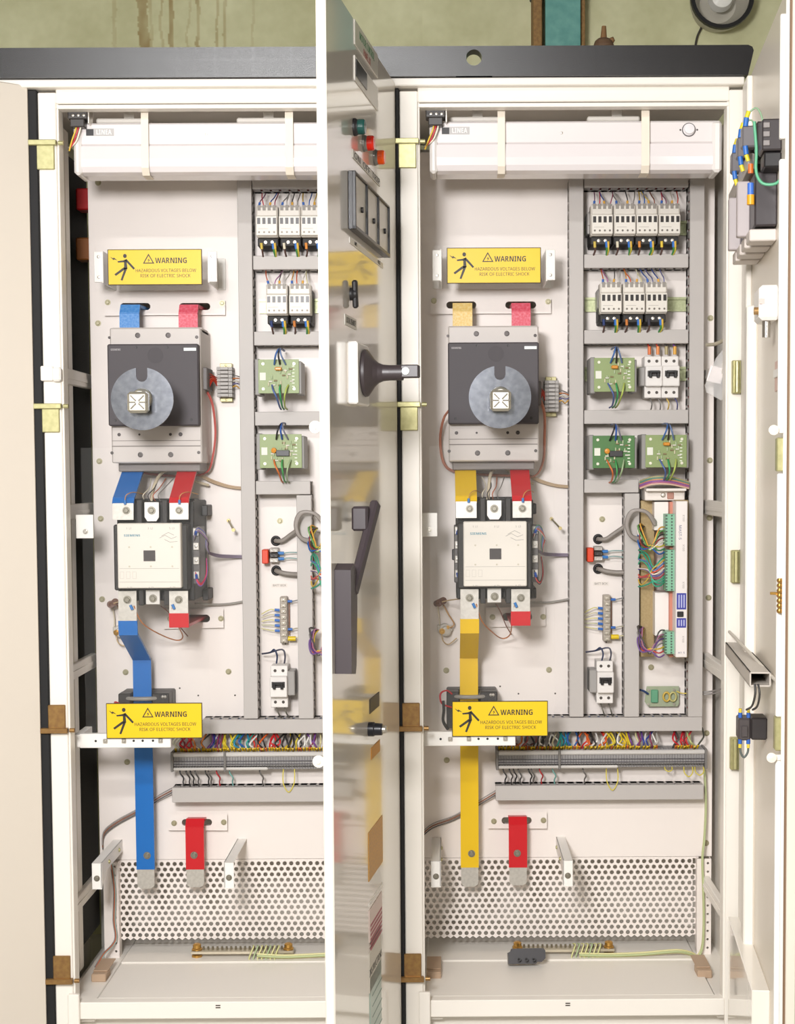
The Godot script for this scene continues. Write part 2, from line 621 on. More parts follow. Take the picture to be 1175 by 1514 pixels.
func fascia() -> void:
	CO = Vector3.ZERO
	# black wrinkle-finished strip along the top, with one lifting hole
	var y0 := 2.2739
	var y1 := 2.3387
	var x1 := Vector3(0.7423, 2.3039, 0.03).x
	thing("top_fascia", "long black wrinkle-finished strip along the cabinet tops with one round hole", "trim strip", Vector3(-0.4, y0, 0.0))
	var st := mk()
	var hx := Vector3(0.1294, 2.3138, 0.03).x
	var hy := 2.3138
	bx(st, -1.9, y0, hx - 0.04, y1, -0.01, 0.03)
	pri(st, [Vector2(hx + 0.04, y0), Vector2(x1 - 0.012, y0), Vector2(x1, y1 - 0.012), Vector2(x1 - 0.003, y1 - 0.004), Vector2(x1 - 0.012, y1), Vector2(hx + 0.04, y1)], -0.01, 0.03)
	holed(st, hx - 0.04, y0, hx + 0.04, y1, hx, hy, 0.0173, -0.01, 0.03, 24)
	var m := wrinkle()
	part("strip", st, m)
	# the roof sheet behind it, seen through the hole
	st = mk()
	bx(st, -1.9, y0 - 0.006, x1 - 0.02, y0 + 0.012, -0.62, -0.012, 0.002)
	part("roof_sheet", st, PAINT)
	st = mk()
	bx(st, -1.9, y0 - 0.018, x1 - 0.018, y0 - 0.001, -0.03, 0.022, 0.002)
	part("drip_rail", st, PAINT)

# ---------------------------------------------------------------- a cabinet, in its own coordinates (x = 0 is the blue one's)
func cabinet(k: int) -> Node3D:
	var label: String = ["tall cream cabinet with blue busbars, its door swung out between the two cabinets", "tall cream cabinet with yellow busbars, standing last in the row"][k]
	var cab := thing("electrical_cabinet", label, "cabinet", Vector3(-0.46, 0.0, -0.3))
	var st := mk()
	var top := 2.27
	# front posts: folded channel with a lip
	for side in 2:
		st = mk()
		var a := -0.835 if side == 0 else -0.105
		var b := -0.795 if side == 0 else -0.068
		bx(st, a, 0.0, b, top - 0.02, -0.012, 0.0, 0.002)
		if side == 0:
			bx(st, a, 0.0, a + 0.004, top - 0.02, -0.06, -0.01)
			bx(st, b - 0.004, 0.19, b + 0.004, top - 0.04, -0.045, -0.006, 0.001)
		else:
			bx(st, a - 0.004, 0.19, a + 0.004, top - 0.04, -0.045, -0.006, 0.001)
			bx(st, b - 0.004, 0.0, b, top - 0.02, -0.06, -0.01)
		part("post", st, PAINT)
	# rear posts
	for side in 2:
		st = mk()
		var a := -0.85 if side == 0 else -0.11
		bx(st, a, 0.0, a + 0.05, top - 0.02, -0.6, -0.56, 0.002)
		part("rear_post", st, PAINT)
	# inner uprights halfway back, which carry the plate
	for side in (2 if k == 0 else 1):
		st = mk()
		var a := -0.853 if side == 0 else -0.094
		bx(st, a, 0.2, a + 0.022, top - 0.05, -0.25, -0.21, 0.002)
		for i in 9:
			bx(st, a + 0.004, 0.4 + i * 0.2, a + 0.014, 0.43 + i * 0.2, -0.211, -0.2085)
		part("inner_upright", st, PAINT)
	# top rail and its lip
	st = mk()
	bx(st, -0.795, 2.2254, -0.105, 2.2622, -0.02, 0.0, 0.002)
	bx(st, -0.795, 2.215, -0.105, 2.2239, -0.035, -0.004, 0.001)
	part("top_rail", st, PAINT)
	st = mk()
	bx(st, -0.845, 2.2607, -0.068, 2.262, -0.6, -0.02, 0.001)
	part("roof_panel", st, PAINT)
	# stamped brackets under the roof
	for i in 2:
		st = mk()
		var x: float = [-0.66, -0.34][i]
		bx(st, x - 0.07, 2.205, x + 0.05, 2.217, -0.14, -0.1, 0.003)
		bx(st, x - 0.012, 2.19, x + 0.012, 2.24, -0.13, -0.124, 0.001)
		part("roof_bracket", st, PAINT)
	st = mk()
	bx(st, -0.87 if k == 0 else -0.85, 0.0, -0.06 if k == 0 else -0.052, top - 0.02, -0.61, -0.6)
	part("rear_panel", st, PAINT)
	# black seal round the door opening
	st = mk()
	bx(st, -0.858, 0.0, -0.836, top - 0.015, -0.05, 0.004, 0.002)
	part("gasket", st, mat("121112", 0.7))
	# mounting plate, cut off above the perforated panel
	st = mk()
	# openings behind the slots, cut through the plate
	var cuts := [[-0.7416, 1.8019, -0.5048, 1.8317], [-0.6058, 1.0332, -0.5181, 1.062], [-0.6092, 0.5213, -0.5208, 0.5505]]
	var ya := 0.4395
	for i in [2, 1, 0]:
		var q: Array = cuts[i]
		bx(st, -0.811, ya, -0.0735, q[1], ZP - 0.003, ZP)
		bx(st, -0.811, q[1], q[0], q[3], ZP - 0.003, ZP)
		bx(st, q[2], q[1], -0.0735, q[3], ZP - 0.003, ZP)
		ya = q[3]
	bx(st, -0.811, ya, -0.0735, 2.19, ZP - 0.003, ZP)
	var plate := part("mounting_plate", st, PLATE)
	for q in [[1047, 270], [1044, 477], [1044, 683], [1044, 767], [1043, 884], [658, 989], [809, 989], [887, 768], [959, 986], [1041, 1084], [1041, 1248], [658, 1122]]:
		st = mk()
		var p := pix(q[0], q[1])
		bolt(st, p, 0.0052)
		part("screw", st, KHAKI, plate)
	if k == 0:
		for q in [[-0.7855, 2.1208], [-0.7917, 1.7784], [-0.7946, 1.4391], [-0.7938, 1.2967], [-0.7941, 1.0963]]:
			st = mk()
			bolt(st, Vector3(q[0], q[1], ZP), 0.0052)
			part("screw", st, KHAKI, plate)
	# a few tapped holes
	for q in [[764, 1024], [818, 1024], [737, 1013], [893, 948]]:
		st = mk()
		cyl(st, pix(q[0], q[1]) - Vector3(0, 0, 0.0002), pix(q[0], q[1]) + Vector3(0, 0, 0.0004), 0.0022)
		part("tapped_hole", st, mat("4a4038", 0.7), plate)
	# cover plates that the busbars pass through
	slot_plate(cab, -0.7733, 1.7771, -0.4765, 1.8317, [-0.7337, 1.8089, -0.6602, 1.8263, -0.589, 1.8082, -0.5132, 1.8256], [[643, 451], [808, 453]])
	slot_plate(cab, -0.6396, 1.0078, -0.4911, 1.0721, [-0.599, 1.0383, -0.5248, 1.0577], [[726, 910], [800, 910]])
	slot_plate(cab, -0.6364, 0.4937, -0.4886, 0.5762, [-0.6024, 0.5273, -0.5268, 0.5445], [[727, 1212], [800, 1211]])
	perforated(k)
	# uprights beside the perforated panel, a row of holes down each
	for side in 2:
		if (side == 0) == (k == 0):
			st = mk()
			var x0: float = -0.7988 if side == 0 else -0.1139
			var x1: float = -0.7615 if side == 0 else -0.0783
			var y0 := 0.18
			for i in 12:
				holed(st, x0, y0 + i * 0.0215, x1, y0 + (i + 1) * 0.0215, x1 - 0.0085, y0 + (i + 0.5) * 0.0215, 0.0032, -0.334, -0.33, 10)
			bx(st, x0, y0, x0 + 0.002, y0 + 0.258, -0.36, -0.331)
			bx(st, x1 - 0.002, y0, x1, y0 + 0.258, -0.36, -0.331)
			part("perforated_upright", st, PLATE)
	var pan := -0.746 if k == 0 else -0.79
	# floor pan: front sheet, raised seam, rear sheet, front lip
	st = mk()
	bx(st, pan, 0.192, -0.124, 0.2, -0.272, -0.0305, 0.001)
	part("floor_sheet", st, PAINT)
	st = mk()
	bx(st, pan, 0.192, -0.124, 0.203, -0.6, -0.274, 0.002)
	part("floor_sheet", st, PAINT)
	st = mk()
	bx(st, -0.795, 0.1611, -0.105, 0.2005, -0.03, 0.0, 0.002)
	var lip := part("bottom_rail", st, PAINT)
	for i in 2:
		st = mk()
		bx(st, -0.47, 0.186 + 0.005 * i, -0.459, 0.1885 + 0.005 * i, 0.0, 0.0006)
		part("slit", st, mat("40362c", 0.7), lip)
	for side in 2:
		st = mk()
		var a := -0.82 if side == 0 else -0.12
		bx(st, a, 0.15, a + 0.07, 0.196, -0.6, -0.015, 0.002)
		part("side_sill", st, PAINT)
	st = mk()
	bx(st, -0.845, 0.0, -0.068, 0.17, -0.6, -0.04, 0.002)
	part("plinth", st, PAINT)
	# little corner posts at the foot of the front frame
	st = mk()
	bx(st, -0.8052, 0.0817, -0.779, 0.2233, 0.0005, 0.012, 0.002)
	part("corner_post", st, PAINT)
	# brown corner brackets on the side sills
	for side in 2:
		st = mk()
		var a := -0.79 if side == 0 else -0.142
		bx(st, a, 0.196, a + 0.035, 0.215, -0.2, -0.15, 0.002)
		bx(st, a, 0.215, a + 0.035, 0.218, -0.26, -0.17, 0.001)
		part("sill_bracket", st, mat("b59a80", 0.5))
	# side rails running front to back
	for y in [0.36, 0.92, 1.3, 1.62]:
		for side in 2:
			st = mk()
			var a := -0.838 if side == 0 else -0.1
			bx(st, a, y, a + 0.016, y + 0.036, -0.4, -0.045, 0.002)
			bx(st, a + (0.016 if side == 0 else -0.002), y + 0.012, a + (0.018 if side == 0 else 0.0), y + 0.02, -0.36, -0.08)
			part("side_rail", st, PAINT)
	# hinge blocks on the left post, where the neighbour's door hangs
	var hy := [2.1088, 1.529, 0.8593, 0.2831]
	for i in 4:
		var hp := Vector3(-0.822, hy[i], 0)
		st = mk()
		bx(st, -0.838, hp.y - 0.028, -0.799, hp.y + 0.028, 0.0, 0.007, 0.0015)
		var up := 1.0 if i < 2 else -1.0
		bx(st, -0.855, hp.y + up * 0.03 - 0.006, -0.793, hp.y + up * 0.03 + 0.006, 0.0, 0.014, 0.0015)
		cyl(st, Vector3(-0.79, hp.y + up * 0.03, 0.004), Vector3(-0.779, hp.y + up * 0.03, 0.004), 0.005)
		part("hinge_plate", st, GOLD if i < 2 else GOLD_REFL_BROWN)  # lower pair: brown reflections painted into the metal
	# white catch between the second pair
	if k == 0:
		st = mk()
		bx(st, -0.8378, 1.6152, -0.8107, 1.6482, 0.0, 0.012, 0.002)
		bx(st, -0.8108, 1.6136, -0.7912, 1.6451, 0.0, 0.02, 0.004)
		part("catch", st, WHITEP)
	# small white angle tabs on the left upright that hold the acrylic guard
	st = mk()
	bx(st, -0.7984, 1.258, -0.7576, 1.3131, -0.124, -0.12, 0.001)
	bx(st, -0.7984, 1.258, -0.7984 + 0.003, 1.3131, -0.22, -0.122)
	var tab := part("guard_tab", st, WHITEP)
	st = mk()
	bolt(st, Vector3(-0.7759, 1.2738, -0.12), 0.0045)
	part("screw", st, STEEL, tab)
	if k == 1:
		st = mk()
		bx(st, -0.058, 0.0, -0.052, top - 0.02, -0.6, -0.03, 0.001)
		part("side_panel", st, PAINT)
		# hinge knuckles of the open door
		for y in [1.616, 1.1926, 0.7692]:
			st = mk()
			bx(st, -0.098, y - 0.037, -0.078, y + 0.037, 0.0, 0.016, 0.002)
			cyl(st, Vector3(-0.088, y - 0.034, 0.018), Vector3(-0.088, y + 0.034, 0.018), 0.0055)
			var hg := part("hinge", st, GOLD)
			st = mk()
			bx(st, -0.0775, y - 0.039, -0.069, y + 0.039, 0.0, 0.024, 0.002)
			part("hinge_leaf", st, mat("4c4638", 0.4, 0.6), hg)
	return cab

# a point of the mounting plate, from the plate's own grid (1000 units = 1.6771 m)
func pix(gx: float, gy: float, z := ZP) -> Vector3:
	return Vector3(-0.7354 + (gx - 660.0) * 0.0017, 1.4046 - (gy - 700.0) * 0.0017, z)

func slot_plate(cab: Node3D, x0: float, y0: float, x1: float, y1: float, slots: Array, screws: Array) -> void:
	var st := mk()
	var z := ZP + 0.012
	var n := slots.size() / 4
	for i in n:
		var a: float = slots[i * 4]; var b: float = slots[i * 4 + 1]; var c: float = slots[i * 4 + 2]; var d: float = slots[i * 4 + 3]
		var left: float = x0 if i == 0 else (slots[i * 4 - 2] + a) / 2.0
		var right: float = x1 if i == n - 1 else (c + slots[i * 4 + 4]) / 2.0
		var rad := (d - b) / 2.0
		holed(st, left, y0, right, y1, (a + c) / 2, (b + d) / 2, rad, z - 0.011, z, 20, (c - a) / 2 - rad)
	var o := part("slot_plate", st, PLATE, cab)
	for q in screws:
		st = mk()
		bolt(st, pix(q[0], q[1], z), 0.005)
		part("screw", st, KHAKI, o)

func perforated(k: int) -> void:
	var st := mk()
	var px := 0.01628
	var py := 0.01392
	var x0: float = -0.805 if k == 1 else -0.7789
	var x1 := -0.1065
	var y1 := 0.4395 - 0.001
	var rows := 14
	var cols := int((x1 - x0) / px)
	for i in rows:
		var y := y1 - 0.004 - (i + 1) * py
		var off := 0.0 if i % 2 == 0 else px / 2
		for j in cols:
			var x := x0 + off + j * px
			if x + px > x1: continue
			holed(st, x, y, x + px, y + py, x + px / 2, y + py / 2, 0.0055, ZP - 0.002, ZP, 10)
		if off > 0.0:
			bx(st, x0, y, x0 + off, y + py, ZP - 0.002, ZP)
	bx(st, x0, y1 - 0.004, x1, y1, ZP - 0.012, ZP)
	var zig := y1 - 0.004 - rows * py
	for j in cols:
		var x := x0 + j * px
		pri(st, [Vector2(x, zig), Vector2(x + px / 2, zig - 0.006), Vector2(x + px, zig)], ZP - 0.002, ZP)
	part("perforated_panel", st, PLATE, null, "white panel punched with rows of round holes")

# ---------------------------------------------------------------- doors
func blue_cabinet_door(cab: Node3D) -> void:
	T = Vector3.ZERO
	# local: x runs from the free edge (-0.727) to the hinge (0), z out of the outer face
	var hinge := Vector3(-0.0437, 0, 0.02)
	var ux := Vector3(-0.139 + 0.0437, 0, 0.72).normalized()
	var B := Basis(-ux, Vector3.UP, (-ux).cross(Vector3.UP))
	var st := mk()
	bx(st, -0.7263, 0.13, -0.004, 2.262, -0.018, 0.0, 0.0025)
	var d := part("door", st, DOORP, cab, "pale grey door seen nearly edge on, glossy outer face")
	d.transform = Transform3D(B, hinge - cab.position + CO)
	var add := func(called: String, s: SurfaceTool, m: Material, label := "") -> MeshInstance3D:
		return part(called, s, m, d, label)
	# name plates
	st = mk()
	bx(st, -0.4715, 2.2137, -0.2252, 2.2607, 0.0, 0.002, 0.0006)
	var np: MeshInstance3D = add.call("name_plate", st, mat("dad6cc", 0.3))
	letters("MOTOR CONTROL", 0.014, mat("3f7d52", 0.5), d, Vector3(-0.348, 2.243, 0.0022))
	letters("PANEL 01", 0.013, mat("9a4a40", 0.5), d, Vector3(-0.348, 2.222, 0.0022))
	st = mk()
	bx(st, -0.4745, 2.1464, -0.2284, 2.1934, 0.0, 0.002, 0.0006)
	add.call("name_plate", st, WHITEP)
	st = mk()
	bx(st, -0.468, 2.156, -0.36, 2.188, 0.0015, 0.004, 0.0005)
	add.call("name_plate_window", st, mat("2a2828", 0.3))
	# three indicator lamps
	var cols := ["1f4a44", "d42a1a", "f0581c"]
	var at := [Vector2(-0.4807, 2.0575), Vector2(-0.3854, 2.0479), Vector2(-0.2678, 2.0449)]
	for i in 3:
		var p := Vector3(at[i].x, at[i].y, 0.0)
		st = mk()
		lat(st, p, Vector3.BACK, [[0.0165, 0.0], [0.0165, 0.004], [0.015, 0.006], [0.014, 0.009]], 20)
		add.call("lamp_collar", st, mat("8a8882", 0.3, 0.6) if i > 0 else BLACK)
		st = mk()
		lat(st, p + Vector3(0, 0, 0.006), Vector3.BACK, [[0.0135, 0.0], [0.0145, 0.004], [0.0145, 0.013], [0.0125, 0.016], [0.0, 0.017]], 20)
		var lm: StandardMaterial3D = mat(cols[i], 0.2)
		add.call("indicator_lens", st, lm, ["dark green lens", "red lens", "orange lens"][i])
	st = mk()
	bx(st, -0.5, 1.997, -0.21, 2.013, 0.0, 0.0015, 0.0004)
	add.call("label_strip", st, mat("d9d6cd", 0.4))
	letters("ON  OFF  TRIP", 0.011, mat("3a3835", 0.6), d, Vector3(-0.35, 2.005, 0.0017), 0.27)
	# three-window meter frame
	var mx0 := -0.5433
	var mx1 := -0.1679
	st = mk()
	bx(st, mx0, 1.8574, mx1, 1.9645, 0.0, 0.009, 0.001)
	var pw := (mx1 - mx0) / 3.0
	for i in 4:
		var xb := mx0 + i * pw - (0.004 if i == 3 else 0.0) - (0.0 if i == 0 or i == 3 else 0.004)
		bx(st, xb, 1.8574, xb + 0.006, 1.9645, 0.008, 0.0145, 0.0008)
	bx(st, mx0, 1.8574, mx1, 1.865, 0.008, 0.0145, 0.0008)
	bx(st, mx0, 1.9605, mx1, 1.9645, 0.008, 0.0145, 0.0008)
	add.call("meter_frame", st, mat("191617", 0.35))
	for i in 3:
		var a := mx0 + 0.006 + i * pw
		st = mk()
		bx(st, a, 1.865, a + pw - 0.008, 1.96, 0.0088, 0.0102)
		add.call("meter_face", st, mat("e6e1d6", 0.3))
		st = mk()
		cyl(st, Vector3(a + 0.07, 1.905, 0.0102), Vector3(a + 0.07, 1.905, 0.0145), 0.0055)
		add.call("meter_knob", st, BLACK)
	st = mk()
	bx(st, -0.536, 1.8332, -0.1799, 1.8444, 0.0, 0.0015, 0.0004)
	add.call("label_strip", st, WHITEP)
	letters("AMPS", 0.007, mat("3a3835", 0.6), d, Vector3(-0.48, 1.8394, 0.0017))
	letters("VOLTS", 0.007, mat("3a3835", 0.6), d, Vector3(-0.23, 1.8394, 0.0017))
	# selector switch with a black lever
	var k := Vector3(-0.5279, 1.7395, 0.0)
	st = mk()
	lat(st, k, Vector3.BACK, [[0.012, 0.0], [0.012, 0.004], [0.01, 0.008], [0.009, 0.012]], 20)
	add.call("switch_collar", st, BLACK)
	st = mk()
	bx(st, -0.007, -0.026, 0.007, 0.026, 0.004, 0.014, 0.003, Transform3D(Basis(Vector3.BACK, 0.15), k))
	add.call("switch_lever", st, BLACK)
	st = mk()
	bx(st, k.x - 0.06, k.y - 0.062, k.x + 0.05, k.y - 0.042, 0.0, 0.0015, 0.0004)
	add.call("label_strip", st, mat("d9d6cd", 0.4))
	letters("LOCAL REMOTE", 0.01, mat("3a3835", 0.6), d, Vector3(k.x - 0.005, k.y - 0.052, 0.0017), 0.09)
	# rotary isolator handle: white square plate, flared black grip, latch end
	var c := Vector3(-0.5084, 1.5939, 0.0)
	st = mk()
	bx(st, c.x - 0.06, c.y - 0.06, c.x + 0.06, c.y + 0.055, 0.0, 0.02, 0.003)
	add.call("handle_plate", st, mat("f0ece6", 0.3), "white square plate behind the black rotary grip")
	st = mk()
	lat(st, c + Vector3(0, 0, 0.02), Vector3.BACK, [[0.042, 0.0], [0.045, 0.003], [0.044, 0.008], [0.036, 0.014], [0.026, 0.021], [0.019, 0.029], [0.0155, 0.038], [0.0145, 0.05], [0.0145, 0.075]], 28)
	bx(st, c.x - 0.012, c.y - 0.01, c.x + 0.012, c.y + 0.014, 0.092, 0.126, 0.002)
	var grip: MeshInstance3D = add.call("rotary_grip", st, mat("3a3233", 0.4), "flared black rotary grip")
	st = mk()
	lat(st, c + Vector3(-0.012, 0.002, 0.102), Vector3.LEFT, [[0.0075, 0.0], [0.007, 0.003], [0.0, 0.0035]], 14)
	add.call("grip_rivet", st, mat("d8e2da", 0.3))
	# swing lever latch near the free edge
	var l0 := Vector3(-0.6088, 1.22, 0.0)
	st = mk()
	pri(st, [Vector2(-0.7, 1.05), Vector2(-0.662, 1.045), Vector2(-0.652, 1.06), Vector2(-0.64, 1.18), Vector2(-0.648, 1.225), Vector2(-0.672, 1.245), Vector2(-0.7, 1.235)], 0.0, 0.03)
	add.call("latch_housing", st, mat("3c3437", 0.4))
	st = mk()
	bar(st, Vector3(-0.655, 1.19, 0.024), Vector3(-0.555, 1.352, 0.05), 0.016, 0.022, 0.004)
	bx(st, -0.6, 1.3, -0.565, 1.345, 0.012, 0.042, 0.004)
	add.call("latch_lever", st, mat("3c3437", 0.4), "dark swing lever standing away from its housing")
	# key lock
	var kl := Vector3(-0.3795, 0.8958, 0.0)
	st = mk()
	lat(st, kl, Vector3.BACK, [[0.0145, 0.0], [0.0145, 0.011], [0.0125, 0.013], [0.012, 0.026], [0.011, 0.028]], 20)
	add.call("lock_barrel", st, mat("1c1d24", 0.35))
	st = mk()
	lat(st, kl + Vector3(0, 0, 0.028), Vector3.BACK, [[0.008, 0.0], [0.008, 0.006], [0.006, 0.009], [0.0, 0.01]], 16)
	add.call("lock_nose", st, STEEL)
	# stickers
	st = mk()
	bx(st, -0.3695, 0.9244, -0.2633, 0.9541, 0.0, 0.0012, 0.0003)
	add.call("sticker", st, mat("2e2926", 0.5), "small black sticker")
	st = mk()
	bx(st, -0.3591, 0.8294, -0.2598, 0.8539, 0.0, 0.0012, 0.0003)
	add.call("sticker", st, mat("c88a2c", 0.5), "small orange sticker")
	st = mk()
	bx(st, -0.3962, 0.5909, -0.2374, 0.6895, 0.0, 0.0014, 0.0003)
	var sk: MeshInstance3D = add.call("sticker", st, mottled("d9a23a", "b98a4c", 0.45, 0.03, 9.0), "large amber sticker")
	st = mk()
	bx(st, -0.3959, 0.4671, -0.2519, 0.5321, 0.0, 0.0014, 0.0003)
	add.call("sticker", st, mat("e6d3cc", 0.5), "pink and white sticker of red rows")
	for i in 6:
		st = mk()
		bx(st, -0.385, 0.448 + i * 0.0095, -0.255, 0.453 + i * 0.0095, 0.0013, 0.0018)
		add.call("printed_row", st, mat("a8505c", 0.5))
	st = mk()
	bx(st, -0.3951, 0.5402, -0.2418, 0.5483, 0.0, 0.0014, 0.0003)
	add.call("label_strip", st, WHITEP)
	st = mk()
	bx(st, -0.3997, 0.3654, -0.2643, 0.4467, 0.0, 0.0014, 0.0003)
	add.call("label_strip", st, mat("dcd6ca", 0.5))
	letters("INSTRUCTIONS", 0.014, mat("5a564f", 0.6), d, Vector3(-0.33, 0.405, 0.0017), 0.14)
	st = mk()
	bx(st, -0.3946, 0.2609, -0.2678, 0.3941, 0.0, 0.0014, 0.0003)
	add.call("sticker", st, mat("a9beb2", 0.3), "pale green sticker with thin lines")
	for i in 5:
		st = mk()
		bx(st, -0.372, 0.262 + i * 0.022, -0.262, 0.2645 + i * 0.022, 0.0013, 0.0017)
		add.call("printed_row", st, mat("6f8a80", 0.5))
	# things of the inner side that show past the free edge: rod washers and a stiffener foot
	for y in [1.4871, 0.8951]:
		st = mk()
		lat(st, Vector3(-0.712, y, -0.028), Vector3(-1, 0, 0), [[0.011, 0.0], [0.011, 0.004], [0.004, 0.005], [0.004, 0.007], [0.0, 0.007]], 18)
		bx(st, -0.716, y - 0.004, -0.708, y + 0.004, -0.03, -0.012)
		add.call("rod_roller", st, mat("dcd6ca", 0.4))

func yellow_cabinet_door(cab: Node3D) -> void:
	T = Vector3.ZERO
	# local: x from the hinge (0) to the free edge, z out of the inner face
	var hinge := Vector3(0.732, 0, 0.02)
	var ux := Vector3(0.664 - 0.732, 0, 0.72).normalized()
	var B := Basis(ux, Vector3.UP, ux.cross(Vector3.UP))
	var st := mk()
	bx(st, 0.002, 0.13, 0.7232, 2.262, -0.018, 0.0, 0.0025)
	var d := part("door", st, mat("e2d8c8", 0.3), cab, "cream door swung open, inner side with stiffeners and locking rod")
	d.transform = Transform3D(B, hinge - cab.position)
	var add := func(called: String, s: SurfaceTool, m: Material, label := "") -> MeshInstance3D:
		return part(called, s, m, d, label)
	# folded return along the hinge side, stiffener channel, free-edge return
	st = mk()
	bx(st, 0.004, 0.21, 0.1, 2.25, 0.0, 0.012, 0.002)
	add.call("hinge_return", st, PAINT)
	st = mk()
	bx(st, 0.16, 0.24, 0.215, 1.75, 0.0, 0.022, 0.003)
	add.call("stiffener", st, PAINT)
	st = mk()
	bx(st, 0.69, 0.21, 0.7, 2.25, 0.0, 0.008, 0.002)
	add.call("edge_return", st, PAINT)
	st = mk()
	bx(st, 0.704, 0.14, 0.712, 2.25, 0.0, 0.003)
	add.call("edge_seal", st, mat("7a6048", 0.7), "brown seal strip")
	for j in [[2.2031, 1.9877], [1.9526, 1.4734], [1.4015, 0.966], [0.8926, 0.2]]:
		st = mk()
		bx(st, 0.672, j[1], 0.686, j[0], 0.004, 0.016, 0.002)
		add.call("locking_rod", st, WHITEP)
	for y in [1.4351, 0.9355]:
		st = mk()
		bx(st, 0.664, y - 0.03, 0.69, y + 0.03, 0.0, 0.018, 0.002)
		add.call("rod_guide", st, GOLD)
	for y in [1.4782, 0.8939]:
		st = mk()
		lat(st, Vector3(0.69, y, 0.024), Vector3.RIGHT, [[0.009, 0.0], [0.009, 0.004], [0.004, 0.005], [0.0, 0.006]], 16)
		bx(st, 0.684, y - 0.005, 0.69, y + 0.005, 0.004, 0.028)
		add.call("rod_roller", st, mat("e6dccd", 0.4))
	# adjusting chain of nuts on the rod
	st = mk()
	for i in 7:
		var y := 1.1847 + (i - 3) * 0.009
		lat(st, Vector3(0.694, y, 0.012), Vector3.UP, [[0.004, -0.004], [0.0055, 0.0], [0.004, 0.004]], 8)
	bar(st, Vector3(0.688, 1.1884, 0.012), Vector3(0.688, 1.1884, 0.028), 0.005, 0.005)
	add.call("rod_adjuster", st, BRASS)
	# boxed bottom rail across the door
	st = mk()
	bx(st, 0.015, 0.13, 0.5, 0.402, 0.0, 0.035, 0.002)
	add.call("bottom_rail", st, DOORP)
	# pinkish patch with a white strip across, level with the isolator
	st = mk()
	bx(st, 0.53, 1.5539, 0.6, 1.6099, 0.0, 0.003, 0.001)
	add.call("isolator_patch", st, mat("d8b8ac", 0.5))
	st = mk()
	bx(st, 0.53, 1.5788, 0.6, 1.5937, 0.003, 0.006, 0.001)
	add.call("isolator_strip", st, WHITEP)

func neighbour() -> void:
	# the next cabinet along, its plain door a little ajar
	var cab := thing("electrical_cabinet", "plain cream cabinet at the edge of the picture, its blank door ajar", "cabinet", Vector3(-1.26, 0.0, -0.3))
	var st := mk()
	bx(st, -1.66, 0.0, -0.9, 2.25, -0.6, -0.05, 0.002)
	part("body", st, PAINT)
	# black film on its side; its colour also paints the gap's interior shade
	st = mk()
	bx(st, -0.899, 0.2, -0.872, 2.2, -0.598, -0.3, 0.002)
	part("film_gap_shade", st, mottled("1c1b1a", "4a4640", 0.6, 0.05, 8.0))
	T = Vector3.ZERO
	st = mk()
	bx(st, -0.72, 0.05, 0.0, 2.262, -0.018, 0.0, 0.0025)
	var d := part("door", st, mat("d9cfc1", 0.45))  # duller copy of the cream paint, its weaker light put into the colour
	var hinge := Vector3(Vector3(-0.8523, 1.4093, 0.012).x, 0, 0.012)
	d.transform = Transform3D(Basis(Vector3.UP, deg_to_rad(38.0)), hinge - cab.position)
	# red and orange busbar ends in the dark gap behind the blue cabinet's plate
	st = mk()
	T = Vector3(-0.8373, 2.0941, -0.42)
	bx(st, -0.8575, 2.0674, -0.8103, 2.1208, -0.47, -0.42, 0.003)
	solo("busbar_end", "red insulated block deep in the dark gap behind the plate", "busbar", st, mat("c01818", 0.4), T)
	T = Vector3(-0.8396, 1.9703, -0.42)
	st = mk()
	bx(st, -0.8599, 1.9435, -0.8125, 1.9988, -0.47, -0.42, 0.003)
	solo("busbar_end", "orange-brown insulated block deep in the dark gap, below the red one", "busbar", st, mat("9a5a22", 0.5), T)

# ---------------------------------------------------------------- what the cabinets hold
func ctr(b: Array, z: float) -> Vector3:
	return Vector3((b[0] + b[2]) / 2.0, (b[1] + b[3]) / 2.0, z)

